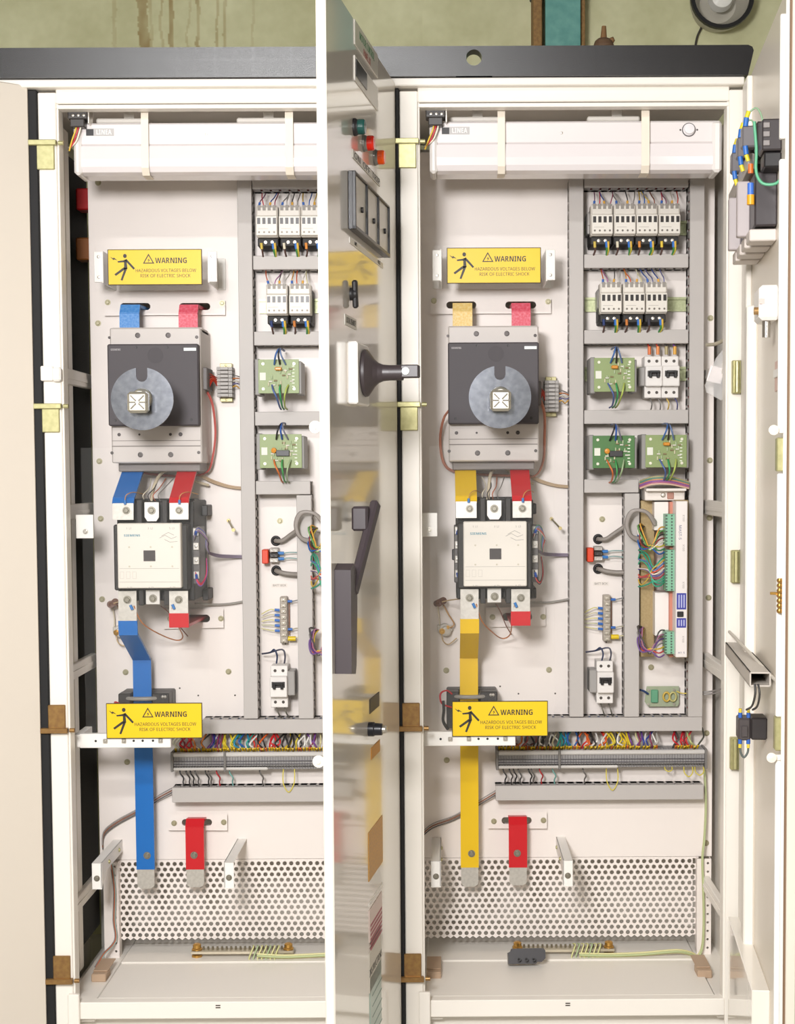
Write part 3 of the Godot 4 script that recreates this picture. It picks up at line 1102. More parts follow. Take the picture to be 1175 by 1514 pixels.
func lamp(k: int) -> void:
	var y0 := 2.0816
	var y1 := 2.1957
	var x0 := -0.7695
	var x1 := -0.112
	thing("cabinet_lamp", "long white cabinet lamp under the roof " + WHO, "lamp", Vector3((x0 + x1) / 2, y0, -0.12), "white lamps at the top of the cabinets")
	var ym := 2.1447
	var st := mk()
	bx(st, x0 + 0.01, ym, x1, y1, -0.13, -0.055, 0.004)
	part("housing", st, mat("e3dcda", 0.3))
	st = mk()
	# diffuser: rounded section swept sideways
	var sec := [Vector2(ym - 0.001, -0.13), Vector2(ym - 0.001, -0.052), Vector2(ym - 0.03, -0.048), Vector2(y0 + 0.016, -0.05), Vector2(y0 + 0.005, -0.058), Vector2(y0, -0.075), Vector2(y0, -0.13)]
	var swept := Transform3D(Basis(Vector3.UP, Vector3.BACK, Vector3.RIGHT), Vector3.ZERO)
	pri(st, sec, x0 + 0.016, x1 - 0.02, swept)
	part("diffuser", st, mat("e6dfde", 0.16))
	for e in [[x0, x0 + 0.017], [x1 - 0.021, x1]]:
		st = mk()
		var a: float = e[0]
		var b: float = e[1]
		bx(st, a, y0 - 0.002, b, y1 - 0.002, -0.132, -0.047, 0.006)
		part("end_cap", st, mat("e9e4df", 0.35))
	for q in [[-0.6167, -0.6], [-0.2938, -0.2756]]:
		st = mk()
		strip(st, q[0], q[1], [Vector2(2.235, -0.05), Vector2(y1 + 0.004, -0.045), Vector2(ym, -0.044), Vector2(y0 + 0.012, -0.044), Vector2(y0 - 0.002, -0.056), Vector2(y0 - 0.003, -0.1)], 0.0016)
		part("strap", st, mat("eadfce", 0.5))
	st = mk()
	bx(st, -0.742, 2.167, -0.6796, 2.1835, -0.056, -0.0544, 0.0004)
	var lp := part("maker_plate", st, mat("b8b4b2", 0.4))
	st = mk()
	bx(st, -0.742, 2.1677, -0.7253, 2.1819, -0.0545, -0.0538)
	part("printed_mark", st, BLACK, lp)
	letters("LINEA", 0.0108, mat("efeae6", 0.5), lp, Vector3(-0.7024, 2.1752, -0.0538) - T, 0.0339, Basis.IDENTITY, 700)
	st = mk()
	screw(st, Vector3(-0.4724, 2.1692, -0.055), 0.003)
	part("screw", st, STEEL)
	if k == 1:
		st = mk()
		lat(st, Vector3(-0.1858, 2.1747, -0.055), Vector3.BACK, [[0.0135, 0.0], [0.0135, 0.004], [0.011, 0.006], [0.011, 0.012], [0.0, 0.013]], 20)
		part("lamp_switch", st, mat("e4e0e2", 0.25))
		st = mk()
		lat(st, Vector3(-0.1857, 2.1748, -0.0555), Vector3.BACK, [[0.0155, 0.0], [0.0155, 0.002], [0.0, 0.002]], 20)
		for dx in [-0.019, 0.019]:
			screw(st, Vector3(-0.1858, 2.1747, -0.055) + Vector3(dx, 0, 0), 0.0022)
		part("switch_ring", st, mat("55504f", 0.4))

func door_switch(k: int) -> void:
	# door contact under the roof, in the corner
	var c := Vector3(-0.7539, 2.2037, -0.04)
	thing("door_contact_switch", "small dark door contact switch with bright coloured leads beside the lamp " + WHO, "switch", c)
	var st := mk()
	bx(st, c.x - 0.024, c.y - 0.004, c.x + 0.02, c.y + 0.018, c.z - 0.03, c.z + 0.006, 0.002)
	bx(st, c.x - 0.018, c.y - 0.022, c.x + 0.014, c.y - 0.004, c.z - 0.02, c.z + 0.01, 0.002)
	part("switch_body", st, mat("3a3634", 0.4))
	st = mk()
	bx(st, c.x - 0.026, c.y + 0.018, c.x + 0.024, c.y + 0.0205, c.z - 0.03, c.z + 0.008, 0.001)
	bx(st, c.x + 0.02, c.y - 0.014, c.x + 0.024, c.y + 0.024, c.z - 0.03, c.z + 0.004, 0.001)
	for i in 3:
		screw(st, c + Vector3(-0.012 + 0.012 * i, 0.004, 0.006), 0.0034)
	part("mounting_bracket", st, STEEL)
	st = mk()
	cyl(st, c + Vector3(0, 0.018, -0.005), c + Vector3(0, 0.018, 0.022), 0.004)
	part("plunger", st, mat("c08a60", 0.4))
	var cols := ["e8c34a", "c83a44", "efe6d2"]
	for i in 3:
		var x := c.x - 0.006 + 0.005 * i
		wire([Vector3(x, c.y - 0.018, c.z), Vector3(x - 0.002, c.y - 0.03, c.z + 0.004), Vector3(x - 0.012, c.y - 0.052, c.z - 0.002), Vector3(c.x - 0.026, c.y - 0.07 + 0.003 * i, c.z - 0.012)], 0.0019, mat(cols[i], 0.4))

func figure(st: SurfaceTool, c: Vector2, h: float, z: float) -> void:
	# falling man struck by a bolt, drawn on a grid 100 high
	var S := h / 100.0
	var P := func(x: float, y: float) -> Vector2: return c + Vector2(x, y) * S
	for limb in [[[-3, 22], [4, 28], [40, -12], [34, -18]], [[-6, 24], [4, 24], [8, -14], [-6, -16]], [[-8, -8], [4, -12], [-42, -44], [-48, -37]], [[-4, -12], [8, -10], [-14, -64], [-22, -62]], [[-6, 22], [-2, 14], [-32, 12], [-34, 18]]]:
		var q := []
		for v in limb: q.append(P.call(v[0], v[1]))
		pri(st, q, z, z + 0.0004)
	var head := []
	for i in 10: head.append(P.call(-2 + 8 * cos(TAU * i / 10), 40 + 9 * sin(TAU * i / 10)))
	pri(st, head, z, z + 0.0004)
	pri(st, [P.call(-66, 38), P.call(-52, 30), P.call(-50, 34), P.call(-34, 22), P.call(-48, 26), P.call(-50, 22)], z, z + 0.0004)

func warning_sign(b: Array, z: float, label: String, low: bool) -> void:
	var c := ctr(b, z)
	var w: float = b[2] - b[0]
	var h: float = b[3] - b[1]
	thing("warning_sign", label, "sign", Vector3(c.x, b[1], z), "yellow electric shock warning signs")
	var st := mk()
	bx(st, b[0], b[1], b[2], b[3], z - 0.003, z, 0.0006)
	part("board_edge", st, mat("4a4020", 0.5))
	st = mk()
	bx(st, b[0] + 0.0018, b[1] + 0.0018, b[2] - 0.0018, b[3] - 0.0018, z - 0.001, z + 0.0006, 0.0003)
	var face_ := part("board", st, mat("ecc400", 0.42))
	var ink := mat("2b2822", 0.5)
	st = mk()
	figure(st, Vector2(b[0] + 0.19 * w, c.y + 0.004), h * 0.66, z + 0.0006)
	part("pictogram", st, ink, face_)
	# outlined triangle with a flash
	st = mk()
	var tc := Vector2(b[0] + 0.435 * w, b[1] + 0.69 * h)
	var R := h * 0.185
	for i in 3:
		var a0 := PI / 2 + TAU * i / 3
		var a1 := a0 + TAU / 3
		var o0 := tc + Vector2(cos(a0), sin(a0)) * R
		var o1 := tc + Vector2(cos(a1), sin(a1)) * R
		var i0 := tc + Vector2(cos(a0), sin(a0)) * R * 0.72
		var i1 := tc + Vector2(cos(a1), sin(a1)) * R * 0.72
		pri(st, [o0, o1, i1, i0], z + 0.0006, z + 0.001)
	pri(st, [tc + Vector2(0.2, 0.5) * R * 0.6, tc + Vector2(-0.3, 0.0) * R * 0.6, tc + Vector2(0.05, 0.02) * R * 0.6, tc + Vector2(-0.15, -0.6) * R * 0.6, tc + Vector2(0.35, 0.1) * R * 0.6, tc + Vector2(0.05, 0.1) * R * 0.6], z + 0.0006, z + 0.001)
	part("triangle_mark", st, ink, face_)
	var zz := z + 0.0008 - T.z
	letters("WARNING", h * 0.15, ink, face_, Vector3(b[0] + 0.675 * w - T.x, h * 0.68, zz), w * 0.335, Basis.IDENTITY, 700)
	letters("HAZARDOUS VOLTAGES BELOW", h * 0.088, ink, face_, Vector3(b[0] + 0.615 * w - T.x, h * 0.4, zz), w * 0.64)
	letters("RISK OF ELECTRIC SHOCK", h * 0.088, ink, face_, Vector3(b[0] + 0.61 * w - T.x, h * 0.255, zz), w * 0.53)
	if not low:
		# clear carrier strip and the two white standoffs it is fixed to
		st = mk()
		bx(st, b[0] - 0.03, b[1] - 0.012, b[2] + 0.03, b[3] + 0.006, z - 0.0065, z - 0.0035)
		part("clear_carrier", st, CLEAR)
		for sd in [0, 1]:
			var x0: float = b[0] - 0.034 if sd == 0 else b[2] + 0.012
			st = mk()
			bx(st, x0, b[1] + 0.008, x0 + 0.022, b[3] - 0.004, z - 0.012, z - 0.0068, 0.001)
			if sd == 0:
				bx(st, x0 + 0.018, b[1] + 0.006, x0 + 0.022, b[3] - 0.002, ZP + 0.001, z - 0.008, 0.001)
			else:
				bx(st, x0, b[1] + 0.006, x0 + 0.004, b[3] - 0.002, ZP + 0.001, z - 0.008, 0.001)
			bx(st, x0 - (0.0 if sd == 0 else -0.0), b[1] + 0.006, x0 + 0.022, b[3] - 0.002, ZP + 0.0005, ZP + 0.004, 0.001)
			var br := part("standoff", st, WHITEP)
			for y in [b[1] + 0.02, b[3] - 0.016]:
				st = mk()
				screw(st, Vector3(x0 + 0.011, y, z - 0.0068), 0.0036)
				part("screw", st, STEEL, br)

func lug(st: SurfaceTool, b: Array, z: float) -> void:
	bx(st, b[0], b[1], b[2], b[3], z - 0.006, z, 0.001)

func busbar(called_label: String, x0: float, x1: float, yz: Array, cover: Array, m: Material, bolt_at := [], tin_round := false) -> void:
	# bare tinned bar along yz, a coloured sleeve over the points numbered cover[0]..cover[1]
	thing("busbar", called_label, "busbar", Vector3((x0 + x1) / 2, yz[-1].x, yz[-1].y))
	var st := mk()
	var bare := []
	if cover[0] > 0: bare = yz.slice(0, cover[0] + 1)
	if bare.size() > 1:
		strip(st, x0 + 0.001, x1 - 0.001, bare, 0.005)
		part("bare_end", st, TIN, null, "bare tinned metal end")
		st = mk()
	var bare2: Array = yz.slice(cover[1], yz.size())
	if bare2.size() > 1:
		strip(st, x0 + 0.001, x1 - 0.001, bare2, 0.005)
		if tin_round:
			var e: Vector2 = yz[-1]
			pri(st, [Vector2(x0 + 0.001, e.x - 0.0015), Vector2(x0 + 0.003, e.x - 0.008), Vector2(x0 + 0.011, e.x - 0.013), Vector2(x1 - 0.011, e.x - 0.013), Vector2(x1 - 0.003, e.x - 0.008), Vector2(x1 - 0.001, e.x - 0.0015)], e.y - 0.0025, e.y + 0.0025)
			cyl(st, Vector3((x0 + x1) / 2, e.x + 0.008, e.y + 0.002), Vector3((x0 + x1) / 2, e.x + 0.008, e.y + 0.003), 0.003)
	if bare2.size() > 1:
		part("bare_end", st, TIN, null, "bare tinned metal end")
	st = mk()
	strip(st, x0, x1, yz.slice(cover[0], cover[1] + 1), 0.0068)
	var sl := part("sleeve", st, m)
	for p in bolt_at:
		st = mk()
		bolt(st, p, 0.0062)
		part("bolt", st, BOLT, sl)

func power_column(k: int) -> void:
	var tint := mat("1067b4", 0.38) if k == 0 else mat("e3b90c", 0.38)
	var tint_worn := mottled("2f78c4", "6f9fd4", 0.5, 0.03, 9.0) if k == 0 else mottled("e0b658", "eed9a4", 0.5, 0.03, 9.0)
	var red := mat("c4101c", 0.36)
	var red_worn := mottled("cf3346", "e08090", 0.5, 0.03, 9.0)
	var cn := "blue" if k == 0 else "yellow"
	warning_sign([-0.7322, 1.8525, -0.5098, 1.9364], -0.203, "yellow warning sign on white standoffs above the breaker " + WHO, false)
	breaker(k)
	contactor(k)
	# short bars from the slots down to the breaker
	busbar("short worn %s busbar coming out of the slot above the breaker" % cn, -0.7187, -0.6714, [Vector2(1.8158, -0.42), Vector2(1.8113, -0.275), Vector2(1.7918, -0.262), Vector2(1.7425, -0.262)], [0, 3], tint_worn)
	busbar("short worn red busbar coming out of the slot above the breaker, beside a %s one" % cn, -0.5769, -0.5312, [Vector2(1.8151, -0.42), Vector2(1.8107, -0.275), Vector2(1.7912, -0.262), Vector2(1.7418, -0.262)], [0, 3], red_worn)
	# bars from the breaker to the contactor
	var pad := [Vector2(1.4434, -0.252), Vector2(1.4141, -0.25), Vector2(1.3491, -0.14), Vector2(1.3397, -0.133), Vector2(1.3019, -0.131)]
	busbar("%s busbar joining the breaker to the contactor, slanting forward" % cn, -0.7153, -0.6648, pad, [0, 3], tint, [Vector3(-0.6822, 1.3224, -0.128)])
	busbar("red busbar joining breaker and contactor, slanting forward, " + WHO, -0.5827, -0.5369, pad, [0, 3], red, [Vector3(-0.6065, 1.322, -0.128) + Vector3(0.0474, 0, 0)])
	# long bar down from the contactor through the transformer to its bolted end
	busbar("long %s busbar running down from the contactor to a bolted end" % cn, -0.7055, -0.6611, [Vector2(1.1324, -0.131), Vector2(1.0625, -0.13), Vector2(1.0322, -0.135), Vector2(0.954, -0.283), Vector2(0.4343, -0.287), Vector2(0.397, -0.287)], [1, 4], tint, [Vector3(-0.6787, 0.4675, -0.283)], true)
	# red stub folded back into the wall below the contactor
	busbar("short red busbar folded back into a slot under the contactor " + WHO, -0.5866, -0.5407, [Vector2(1.1318, -0.131), Vector2(1.0793, -0.13), Vector2(1.0507, -0.132), Vector2(1.0518, -0.15), Vector2(1.0479, -0.34), Vector2(1.0479, -0.42)], [1, 5], red)
	# red bar out of the lower slot
	busbar("red busbar hanging out of the lower slot plate, bolted, " + WHO, -0.5861, -0.5408, [Vector2(0.5378, -0.42), Vector2(0.5489, -0.312), Vector2(0.5337, -0.3), Vector2(0.4301, -0.3), Vector2(0.3961, -0.3)], [0, 3], red, [Vector3(-0.5653, 0.4643, -0.296)], true)
	# clear acrylic guard over breaker outlet, contactor and bars
	var g := [-0.7885, 0.8037, -0.4875, 1.4674]
	T = Vector3((g[0] + g[2]) / 2, g[1], -0.086)
	var st := mk()
	bx(st, -0.775, g[1], g[2], g[3], -0.0875, -0.0845)
	solo("acrylic_guard", "clear acrylic guard sheet in front of the contactor " + WHO, "guard", st, CLEAR, T)
	# white drilled rail and the sign on it
	var b := [-0.7701, 0.7723, -0.5786, 0.8055]
	thing("sign_rail", "white drilled rail across the front, holding the lower warning sign " + WHO, "rail", Vector3((b[0] + b[2]) / 2, b[1], -0.1))
	st = mk()
	bx(st, b[0] - 0.02, b[1], b[2], b[3], -0.1, -0.083, 0.0015)
	bx(st, b[0] - 0.035, b[1] + 0.002, b[0] - 0.018, b[3] - 0.002, -0.2, -0.083, 0.001)
	var rl := part("rail", st, WHITEP)
	for x in [665.0, 692.0, 745.0]:
		st = mk()
		var cx: float = b[0] + (x - 640.0) * 0.0016
		bx(st, cx - 0.005, (b[1] + b[3]) / 2 - 0.005, cx + 0.005, (b[1] + b[3]) / 2 + 0.005, -0.083, -0.0795, 0.001)
		screw(st, Vector3(cx, (b[1] + b[3]) / 2, -0.0795), 0.0028)
		part("square_nut", st, STEEL, rl)
	for x in [651.0, 706.0, 719.0, 734.0]:
		st = mk()
		var cx: float = b[0] + (x - 640.0) * 0.0016
		cyl(st, Vector3(cx, (b[1] + b[3]) / 2, -0.0832), Vector3(cx, (b[1] + b[3]) / 2, -0.0826), 0.0028)
		part("drilled_hole", st, BLACK, rl)
	warning_sign([-0.7259, 0.7953, -0.5037, 0.8779], -0.0765, "yellow warning sign low down on the white drilled rail " + WHO, true)
	transformer(k)
	outlet_terminal(k)
	suppressor(k)
	loose_cables(k)

func breaker(k: int) -> void:
	var b := [-0.7328, 1.4329, -0.5147, 1.7522]
	thing("circuit_breaker", "large moulded circuit breaker with dark square front and round metal disc " + WHO, "circuit breaker", Vector3((b[0] + b[2]) / 2, b[1], ZP), "large moulded circuit breakers")
	var lt := mat("c6beb8", 0.45)
	var st := mk()
	bx(st, b[0] + 0.003, b[1], b[2] - 0.001, b[3], ZP, -0.2, 0.003)
	bx(st, b[0] + 0.003, b[3] - 0.01, b[2] - 0.001, b[3] + 0.003, -0.32, -0.225, 0.002)
	var body := part("body", st, lt)
	st = mk()
	# terminal recesses under and over the body, dark
	bx(st, b[0] + 0.012, b[1] - 0.02, b[2] - 0.01, b[1] + 0.006, -0.33, -0.23, 0.002)
	part("terminal_shroud", st, mat("7a736f", 0.5))
	st = mk()
	bx(st, b[0] + 0.004, 1.473 - 0.001, b[2] - 0.004, 1.473 + 0.001, -0.2005, -0.1992)
	bx(st, b[0] + 0.004, 1.4858 - 0.0006, b[2] - 0.004, 1.4858 + 0.0006, -0.2005, -0.1994)
	part("joint_line", st, mat("7d7570", 0.6), body)
	for q in [[663, 497, 2], [705, 494, 4], [750, 494, 4], [792, 497, 2.4], [675, 640, 2.6], [705, 640, 1.6], [751, 640, 2.2], [766, 640, 3], [664, 667, 2.4], [706, 670, 4], [751, 670, 4], [792.5, 667, 2.4]]:
		st = mk()
		var p := Vector3(-0.7354 + (q[0] - 660.0) * 0.0016, 1.4046 - (q[1] - 700.0) * 0.0016, -0.2)
		var r: float = q[2] * 0.0016
		lat(st, p + Vector3(0, 0, -0.0002), Vector3.BACK, [[r, 0.0], [r, 0.0008], [r * 0.8, 0.001], [r * 0.75, 0.0004], [0.0, 0.0004]], 14)
		part("cover_screw", st, mat("4a4442", 0.4, 0.4), body)
	# dark operating mechanism on the front
	var c := [-0.7308, 1.5202, -0.517, 1.7119]
	st = mk()
	bx(st, c[0], c[1], c[2], c[3], -0.2, -0.175, 0.003)
	var fr := part("mechanism_cover", st, mat("4c474a", 0.62), null, "dark grey square mechanism cover")
	st = mk()
	bx(st, c[2] - 0.034, c[3] - 0.0165, c[2] - 0.005, c[3] - 0.0095, -0.1752, -0.1743, 0.0002)
	part("type_plate", st, mat("dfe6e2", 0.4), fr)
	letters("SIEMENS", 0.0045, mat("a9a4a4", 0.5), fr, Vector3(c[0] + 0.02, c[3] - 0.013, -0.1748) - T, 0.023, Basis.IDENTITY, 700)
	st = mk()
	lat(st, Vector3(-0.6179, 1.685, -0.1752), Vector3.BACK, [[0.0185, 0.0], [0.0185, 0.0009], [0.0172, 0.0009], [0.0172, 0.0005], [0.0, 0.0005]], 28)
	part("blanked_hole", st, mat("464144", 0.62), fr)
	for q in [Vector3(-0.6623, 1.7042, -0.1752), Vector3(-0.5892, 1.7038, -0.1752), Vector3(-0.714, 1.5334, -0.1752), Vector3(-0.5355, 1.5341, -0.1752)]:
		st = mk()
		lat(st, q, Vector3.BACK, [[0.0036, 0.0], [0.0036, 0.0006], [0.0024, 0.0006], [0.0, 0.0003]], 12)
		part("cover_screw", st, mat("2f2b2c", 0.5), fr)
	# rotary drive: column, slotted disc, square coupling on the end
	var d := Vector3(-0.615, 1.5747, 0.0)
	st = mk()
	lat(st, Vector3(d.x, d.y, -0.176), Vector3.BACK, [[0.03, 0.0], [0.028, 0.01], [0.02, 0.016], [0.02, 0.168]], 24)
	part("drive_column", st, mat("2e2b2c", 0.4), fr)
	st = mk()
	var ring := []
	var R := 0.0699
	for i in 56:
		var t := PI / 2 + TAU * (i + 0.5) / 56.0
		ring.append(Vector2(d.x, d.y) + Vector2(cos(t), sin(t)) * R)
	# notch cut in from the top
	var notch := [Vector2(d.x + 0.0125, d.y + R - 0.001), Vector2(d.x + 0.0125, d.y + R * 0.72)]
	for i in 7:
		var t := -PI * i / 6.0
		notch.append(Vector2(d.x + 0.0125 * cos(t), d.y + R * 0.72 + 0.0125 * sin(t)))
	notch.append(Vector2(d.x - 0.0125, d.y + R - 0.001))
	var poly := []
	for v in ring:
		if not (absf(v.x - d.x) < 0.0128 and v.y > d.y): poly.append(v)
	var full := poly.duplicate()
	# ring starts left of the notch going round to its right side
	for v in notch: full.append(v)
	pri(st, full, -0.004, 0.0)
	var zm := mottled("85888f", "6d7078", 0.18, 0.012, 7.0, 0.95)
	part("slotted_disc", st, zm, null, "round plated disc with a notch in its top edge")
	st = mk()
	var q2 := Vector3(-0.6153, 1.5648, 0.0)
	lat(st, Vector3(d.x, d.y, 0.0), Vector3.BACK, [[0.024, 0.0], [0.022, 0.008], [0.016, 0.012], [0.016, 0.03]], 20)
	bx(st, q2.x - 0.023, q2.y - 0.0235, q2.x + 0.023, q2.y + 0.0235, 0.026, 0.052, 0.006)
	var cp := part("square_coupling", st, mat("b9b5a8", 0.35, 0.7))
	st = mk()
	for i in 8:
		var a := TAU * i / 8.0
		bar(st, Vector3(q2.x, q2.y, 0.0525) + Vector3(cos(a), sin(a), 0) * 0.004, Vector3(q2.x, q2.y, 0.0525) + Vector3(cos(a), sin(a), 0) * 0.021, 0.0032, 0.003, 0.0004)
	part("coupling_rib", st, mat("6a655c", 0.4, 0.6), cp)

func contactor(k: int) -> void:
	thing("contactor", "big three-pole contactor, black with a pale square front cover, " + WHO, "contactor", Vector3(-0.6207, 1.1096, -0.352), "big contactors below the breakers")
	var blk := mat("2b2826", 0.62)
	var st := mk()
	bx(st, -0.7138, 1.1072, -0.5315, 1.3429, ZP, -0.17, 0.003)
	bx(st, -0.7109, 1.1362, -0.5387, 1.2895, -0.19, -0.118, 0.003)
	for x in [713.0, 750.0]:
		var cx: float = -0.7363 + (x - 660.0) * 0.0016
		bx(st, cx - 0.006, 1.3472, cx + 0.006, 1.2902, -0.2, -0.125, 0.0015)
		bx(st, cx - 0.006, 1.0995, cx + 0.006, 1.1409, -0.2, -0.13, 0.0015)
	part("body", st, blk)
	st = mk()
	bx(st, -0.7032, 1.3309, -0.5404, 1.3471, -0.3, -0.23, 0.002)
	bx(st, -0.7236, 1.1983, -0.7107, 1.2242, -0.215, -0.19, 0.002)
	bx(st, -0.5322, 1.3043, -0.5173, 1.3308, ZP, -0.28, 0.002)
	bx(st, -0.5327, 1.0983, -0.5177, 1.1249, ZP, -0.28, 0.002)
	part("mounting_foot", st, mat("2c2927", 0.5))
	# pale front cover
	var f := [-0.6973, 1.1427, -0.5508, 1.2932]
	st = mk()
	bx(st, f[0], f[1], f[2], f[3], -0.122, -0.095, 0.002)
	var fc := part("front_cover", st, mat("dcd5ca", 0.42), null, "pale square front cover")
	st = mk()
	bx(st, -0.637, 1.2055, -0.6097, 1.2306, -0.0956, -0.0944)
	part("armature_window", st, mat("38302e", 0.5), fc)
	st = mk()
	bx(st, f[0] + 0.004, 1.1883, f[2] - 0.004, 1.1883 + 0.0006, -0.0952, -0.0947)
	bx(st, f[0] + 0.004, 1.1569, f[2] - 0.004, 1.1569 + 0.0006, -0.0952, -0.0947)
	part("printed_line", st, mat("8d8780", 0.6), fc)
	letters("SIEMENS", 0.0052, mat("3a8296", 0.5), fc, Vector3(-0.6627, 1.2652, -0.0948) - T, 0.0375, Basis.IDENTITY, 700)
	var g := mat("8f8a84", 0.6)
	for q in [["1  L1", 701.0, 777.0], ["3  L2", 732.0, 777.0], ["5  L3", 763.0, 777.0], ["2  T1", 701.0, 863.0], ["4  T2", 732.0, 863.0], ["6  T3", 763.0, 863.0]]:
		letters(q[0], 0.0042, g, fc, Vector3(-0.7355 + (q[1] - 660.0) * 0.0016, 1.4046 - (q[2] - 700.0) * 0.0016, -0.0948) - T)
	for x in [701.0, 732.0, 763.0]:
		for y in [804.0, 832.0]:
			st = mk()
			var p := Vector3(-0.7355 + (x - 660.0) * 0.0016, 1.4046 - (y - 700.0) * 0.0016, -0.0951)
			lat(st, p, Vector3.BACK, [[0.0022, 0.0], [0.0022, 0.0005], [0.0, 0.0005]], 10)
			part("cover_clip", st, mat("c0b8a4", 0.5), fc)
	# printed circuit diagram
	st = mk()
	for q in [[745, 791, 753, 787], [753, 787, 762, 792], [762, 792, 770, 789], [752, 793, 760, 797], [760, 797, 771, 796], [748, 788, 758, 783], [758, 783, 766, 787]]:
		var a := Vector3(-0.7355 + (q[0] - 660.0) * 0.0016, 1.4046 - (q[1] - 700.0) * 0.0016, -0.0949)
		var b2 := Vector3(-0.7355 + (q[2] - 660.0) * 0.0016, 1.4046 - (q[3] - 700.0) * 0.0016, -0.0949)
		bar(st, a, b2, 0.0006, 0.0009, 0.0)
	part("printed_diagram", st, g, fc)
	st = mk()
	for x in [690.0, 699.0, 708.0]:
		var p := Vector3(-0.7355 + (x - 660.0) * 0.0016, 1.1732, -0.0949)
		for e in [[-0.0045, -0.008, -0.0039, 0.008], [0.0039, -0.008, 0.0045, 0.008], [-0.0045, -0.008, 0.0045, -0.0074], [-0.0045, 0.0074, 0.0045, 0.008]]:
			bx(st, p.x + e[0], p.y + e[1], p.x + e[2], p.y + e[3], -0.095, -0.0947)
	part("printed_table", st, mat("bdb6ac", 0.6), fc)
	# middle terminals with bolts (the outer ones carry busbars)
	st = mk()
	pri(st, [Vector2(-0.641, 1.341), Vector2(-0.6078, 1.3408), Vector2(-0.6079, 1.3061), Vector2(-0.6142, 1.2966), Vector2(-0.6348, 1.2967), Vector2(-0.6411, 1.3062)], -0.142, -0.135)
	var up := part("terminal", st, mat("e6e2dc", 0.3, 0.3))
	st = mk()
	bolt(st, Vector3(-0.6245, 1.322, -0.134), 0.0066)
	part("bolt", st, BOLT, up)
	st = mk()
	bx(st, -0.6418, 1.1015, -0.6085, 1.1365, -0.142, -0.135, 0.001)
	var lo := part("terminal", st, mat("d6d2cc", 0.32, 0.4))
	st = mk()
	bolt(st, Vector3(-0.6244, 1.1159, -0.134), 0.0066)
	part("bolt", st, BOLT, lo)
	for q in [Vector3(-0.6832, 1.1135, -0.128), Vector3(-0.5629, 1.1129, -0.128)]:
		st = mk()
		bolt(st, q, 0.0066)
		part("bolt", st, BOLT)
	# auxiliary contact blocks down both sides with their leads
	for sd in 2:
		st = mk()
		var x0: float = -0.7186 if sd == 0 else -0.5363
		var x1: float = -0.7041 if sd == 0 else -0.5186
		bx(st, x0, 1.1461, x1, 1.2818, -0.24, -0.17, 0.002)
		var ax := part("auxiliary_block", st, mat("57524f", 0.45))
		st = mk()
		for i in 4:
			var y := 1.159 + i * 0.034
			bx(st, x0 + 0.002, y, x1 - 0.002, y + 0.018, -0.171, -0.165, 0.001)
			screw(st, Vector3((x0 + x1) / 2, y + 0.009, -0.165), 0.0035)
		part("clamp", st, mat("b9b4ac", 0.35, 0.6), ax)
		for i in 2:
			st = mk()
			var y := 1.2624 if i == 0 else 1.1687
			cyl(st, Vector3((x0 + x1) / 2, y, -0.165), Vector3((x0 + x1) / 2 + 0.002, y + (0.008 if i == 0 else -0.008), -0.157), 0.0032)
			part("ferrule", st, mat("2a4f9c", 0.4), ax)
	var rx0 := -0.5273
	var cols := ["3f7d55", "6e6aa8", "8a8580", "c23a34", "a9a39a"] if k == 1 else ["8a8580", "6e6aa8", "b0a8a0", "8f6aa0", "5d5955"]
	for i in 5:
		var y := 1.266
		wire([Vector3(rx0 - 0.004, y - i * 0.004, -0.165), Vector3(rx0 + 0.006, y + 0.016 - i * 0.003, -0.16), Vector3(rx0 + 0.018 + 0.002 * i, y + 0.004 - i * 0.006, -0.18), Vector3(rx0 + 0.017 + i * 0.0015, y - 0.034, -0.2), Vector3(rx0 + 0.022, y - 0.052, -0.23)], 0.0012, mat(cols[i], 0.45))
	var low := ["2e2a28", "c8302a", "3a3430"] if k == 1 else ["b52a50", "c8302a", "7d4a96"]
	for i in 3:
		var y := 1.171
		wire([Vector3(rx0 - 0.002, y + 0.004 - i * 0.006, -0.165), Vector3(rx0 + 0.003, y - 0.014 - 0.004 * i, -0.16), Vector3(rx0 + 0.012, y - 0.022 - 0.003 * i, -0.165), Vector3(rx0 + 0.019 + 0.001 * i, y - 0.002, -0.19), Vector3(rx0 + 0.017, y + 0.034, -0.21)], 0.0014, mat(low[i], 0.45))
	# blue ferrules and thin tap leads on the upper terminals
	for x in [692.0, 771.0]:
		st = mk()
		var p := Vector3(-0.7355 + (x - 660.0) * 0.0016, 1.3464, -0.126)
		cyl(st, p, p + Vector3(0.0, -0.01, 0.0), 0.003)
		var fe := part("ferrule", st, mat("2f74b8", 0.4))
		wire([p, p + Vector3(0.004, 0.012, 0.002), p + Vector3(0.016, 0.018, -0.02), p + Vector3(0.03, 0.012, -0.08)], 0.0011, mat("c08a48", 0.5), fe)
	for i in 4:
		var p := Vector3(-0.6457, 1.3334, -0.2) + Vector3(0.012 * i, 0, 0)
		wire([p, p + Vector3(-0.006, 0.022, 0.03), p + Vector3(0.004, 0.04, 0.0), p + Vector3(-0.004 + 0.006 * i, 0.062, -0.06)], 0.0014, mat(["d8ceb8", "3a3634", "b86a4a", "8d8780"][i], 0.5))
	# orange tap leads between the lower terminals
	wire([Vector3(-0.6675, 1.0993, -0.126), Vector3(-0.6544, 1.0572, -0.15), Vector3(-0.6268, 1.0223, -0.22), Vector3(-0.6011, 0.9985, -0.3), Vector3(-0.582, 1.0106, -0.28), Vector3(-0.5813, 1.0586, -0.18), Vector3(-0.5788, 1.0941, -0.126)], 0.0016, mat("c27a44", 0.5))
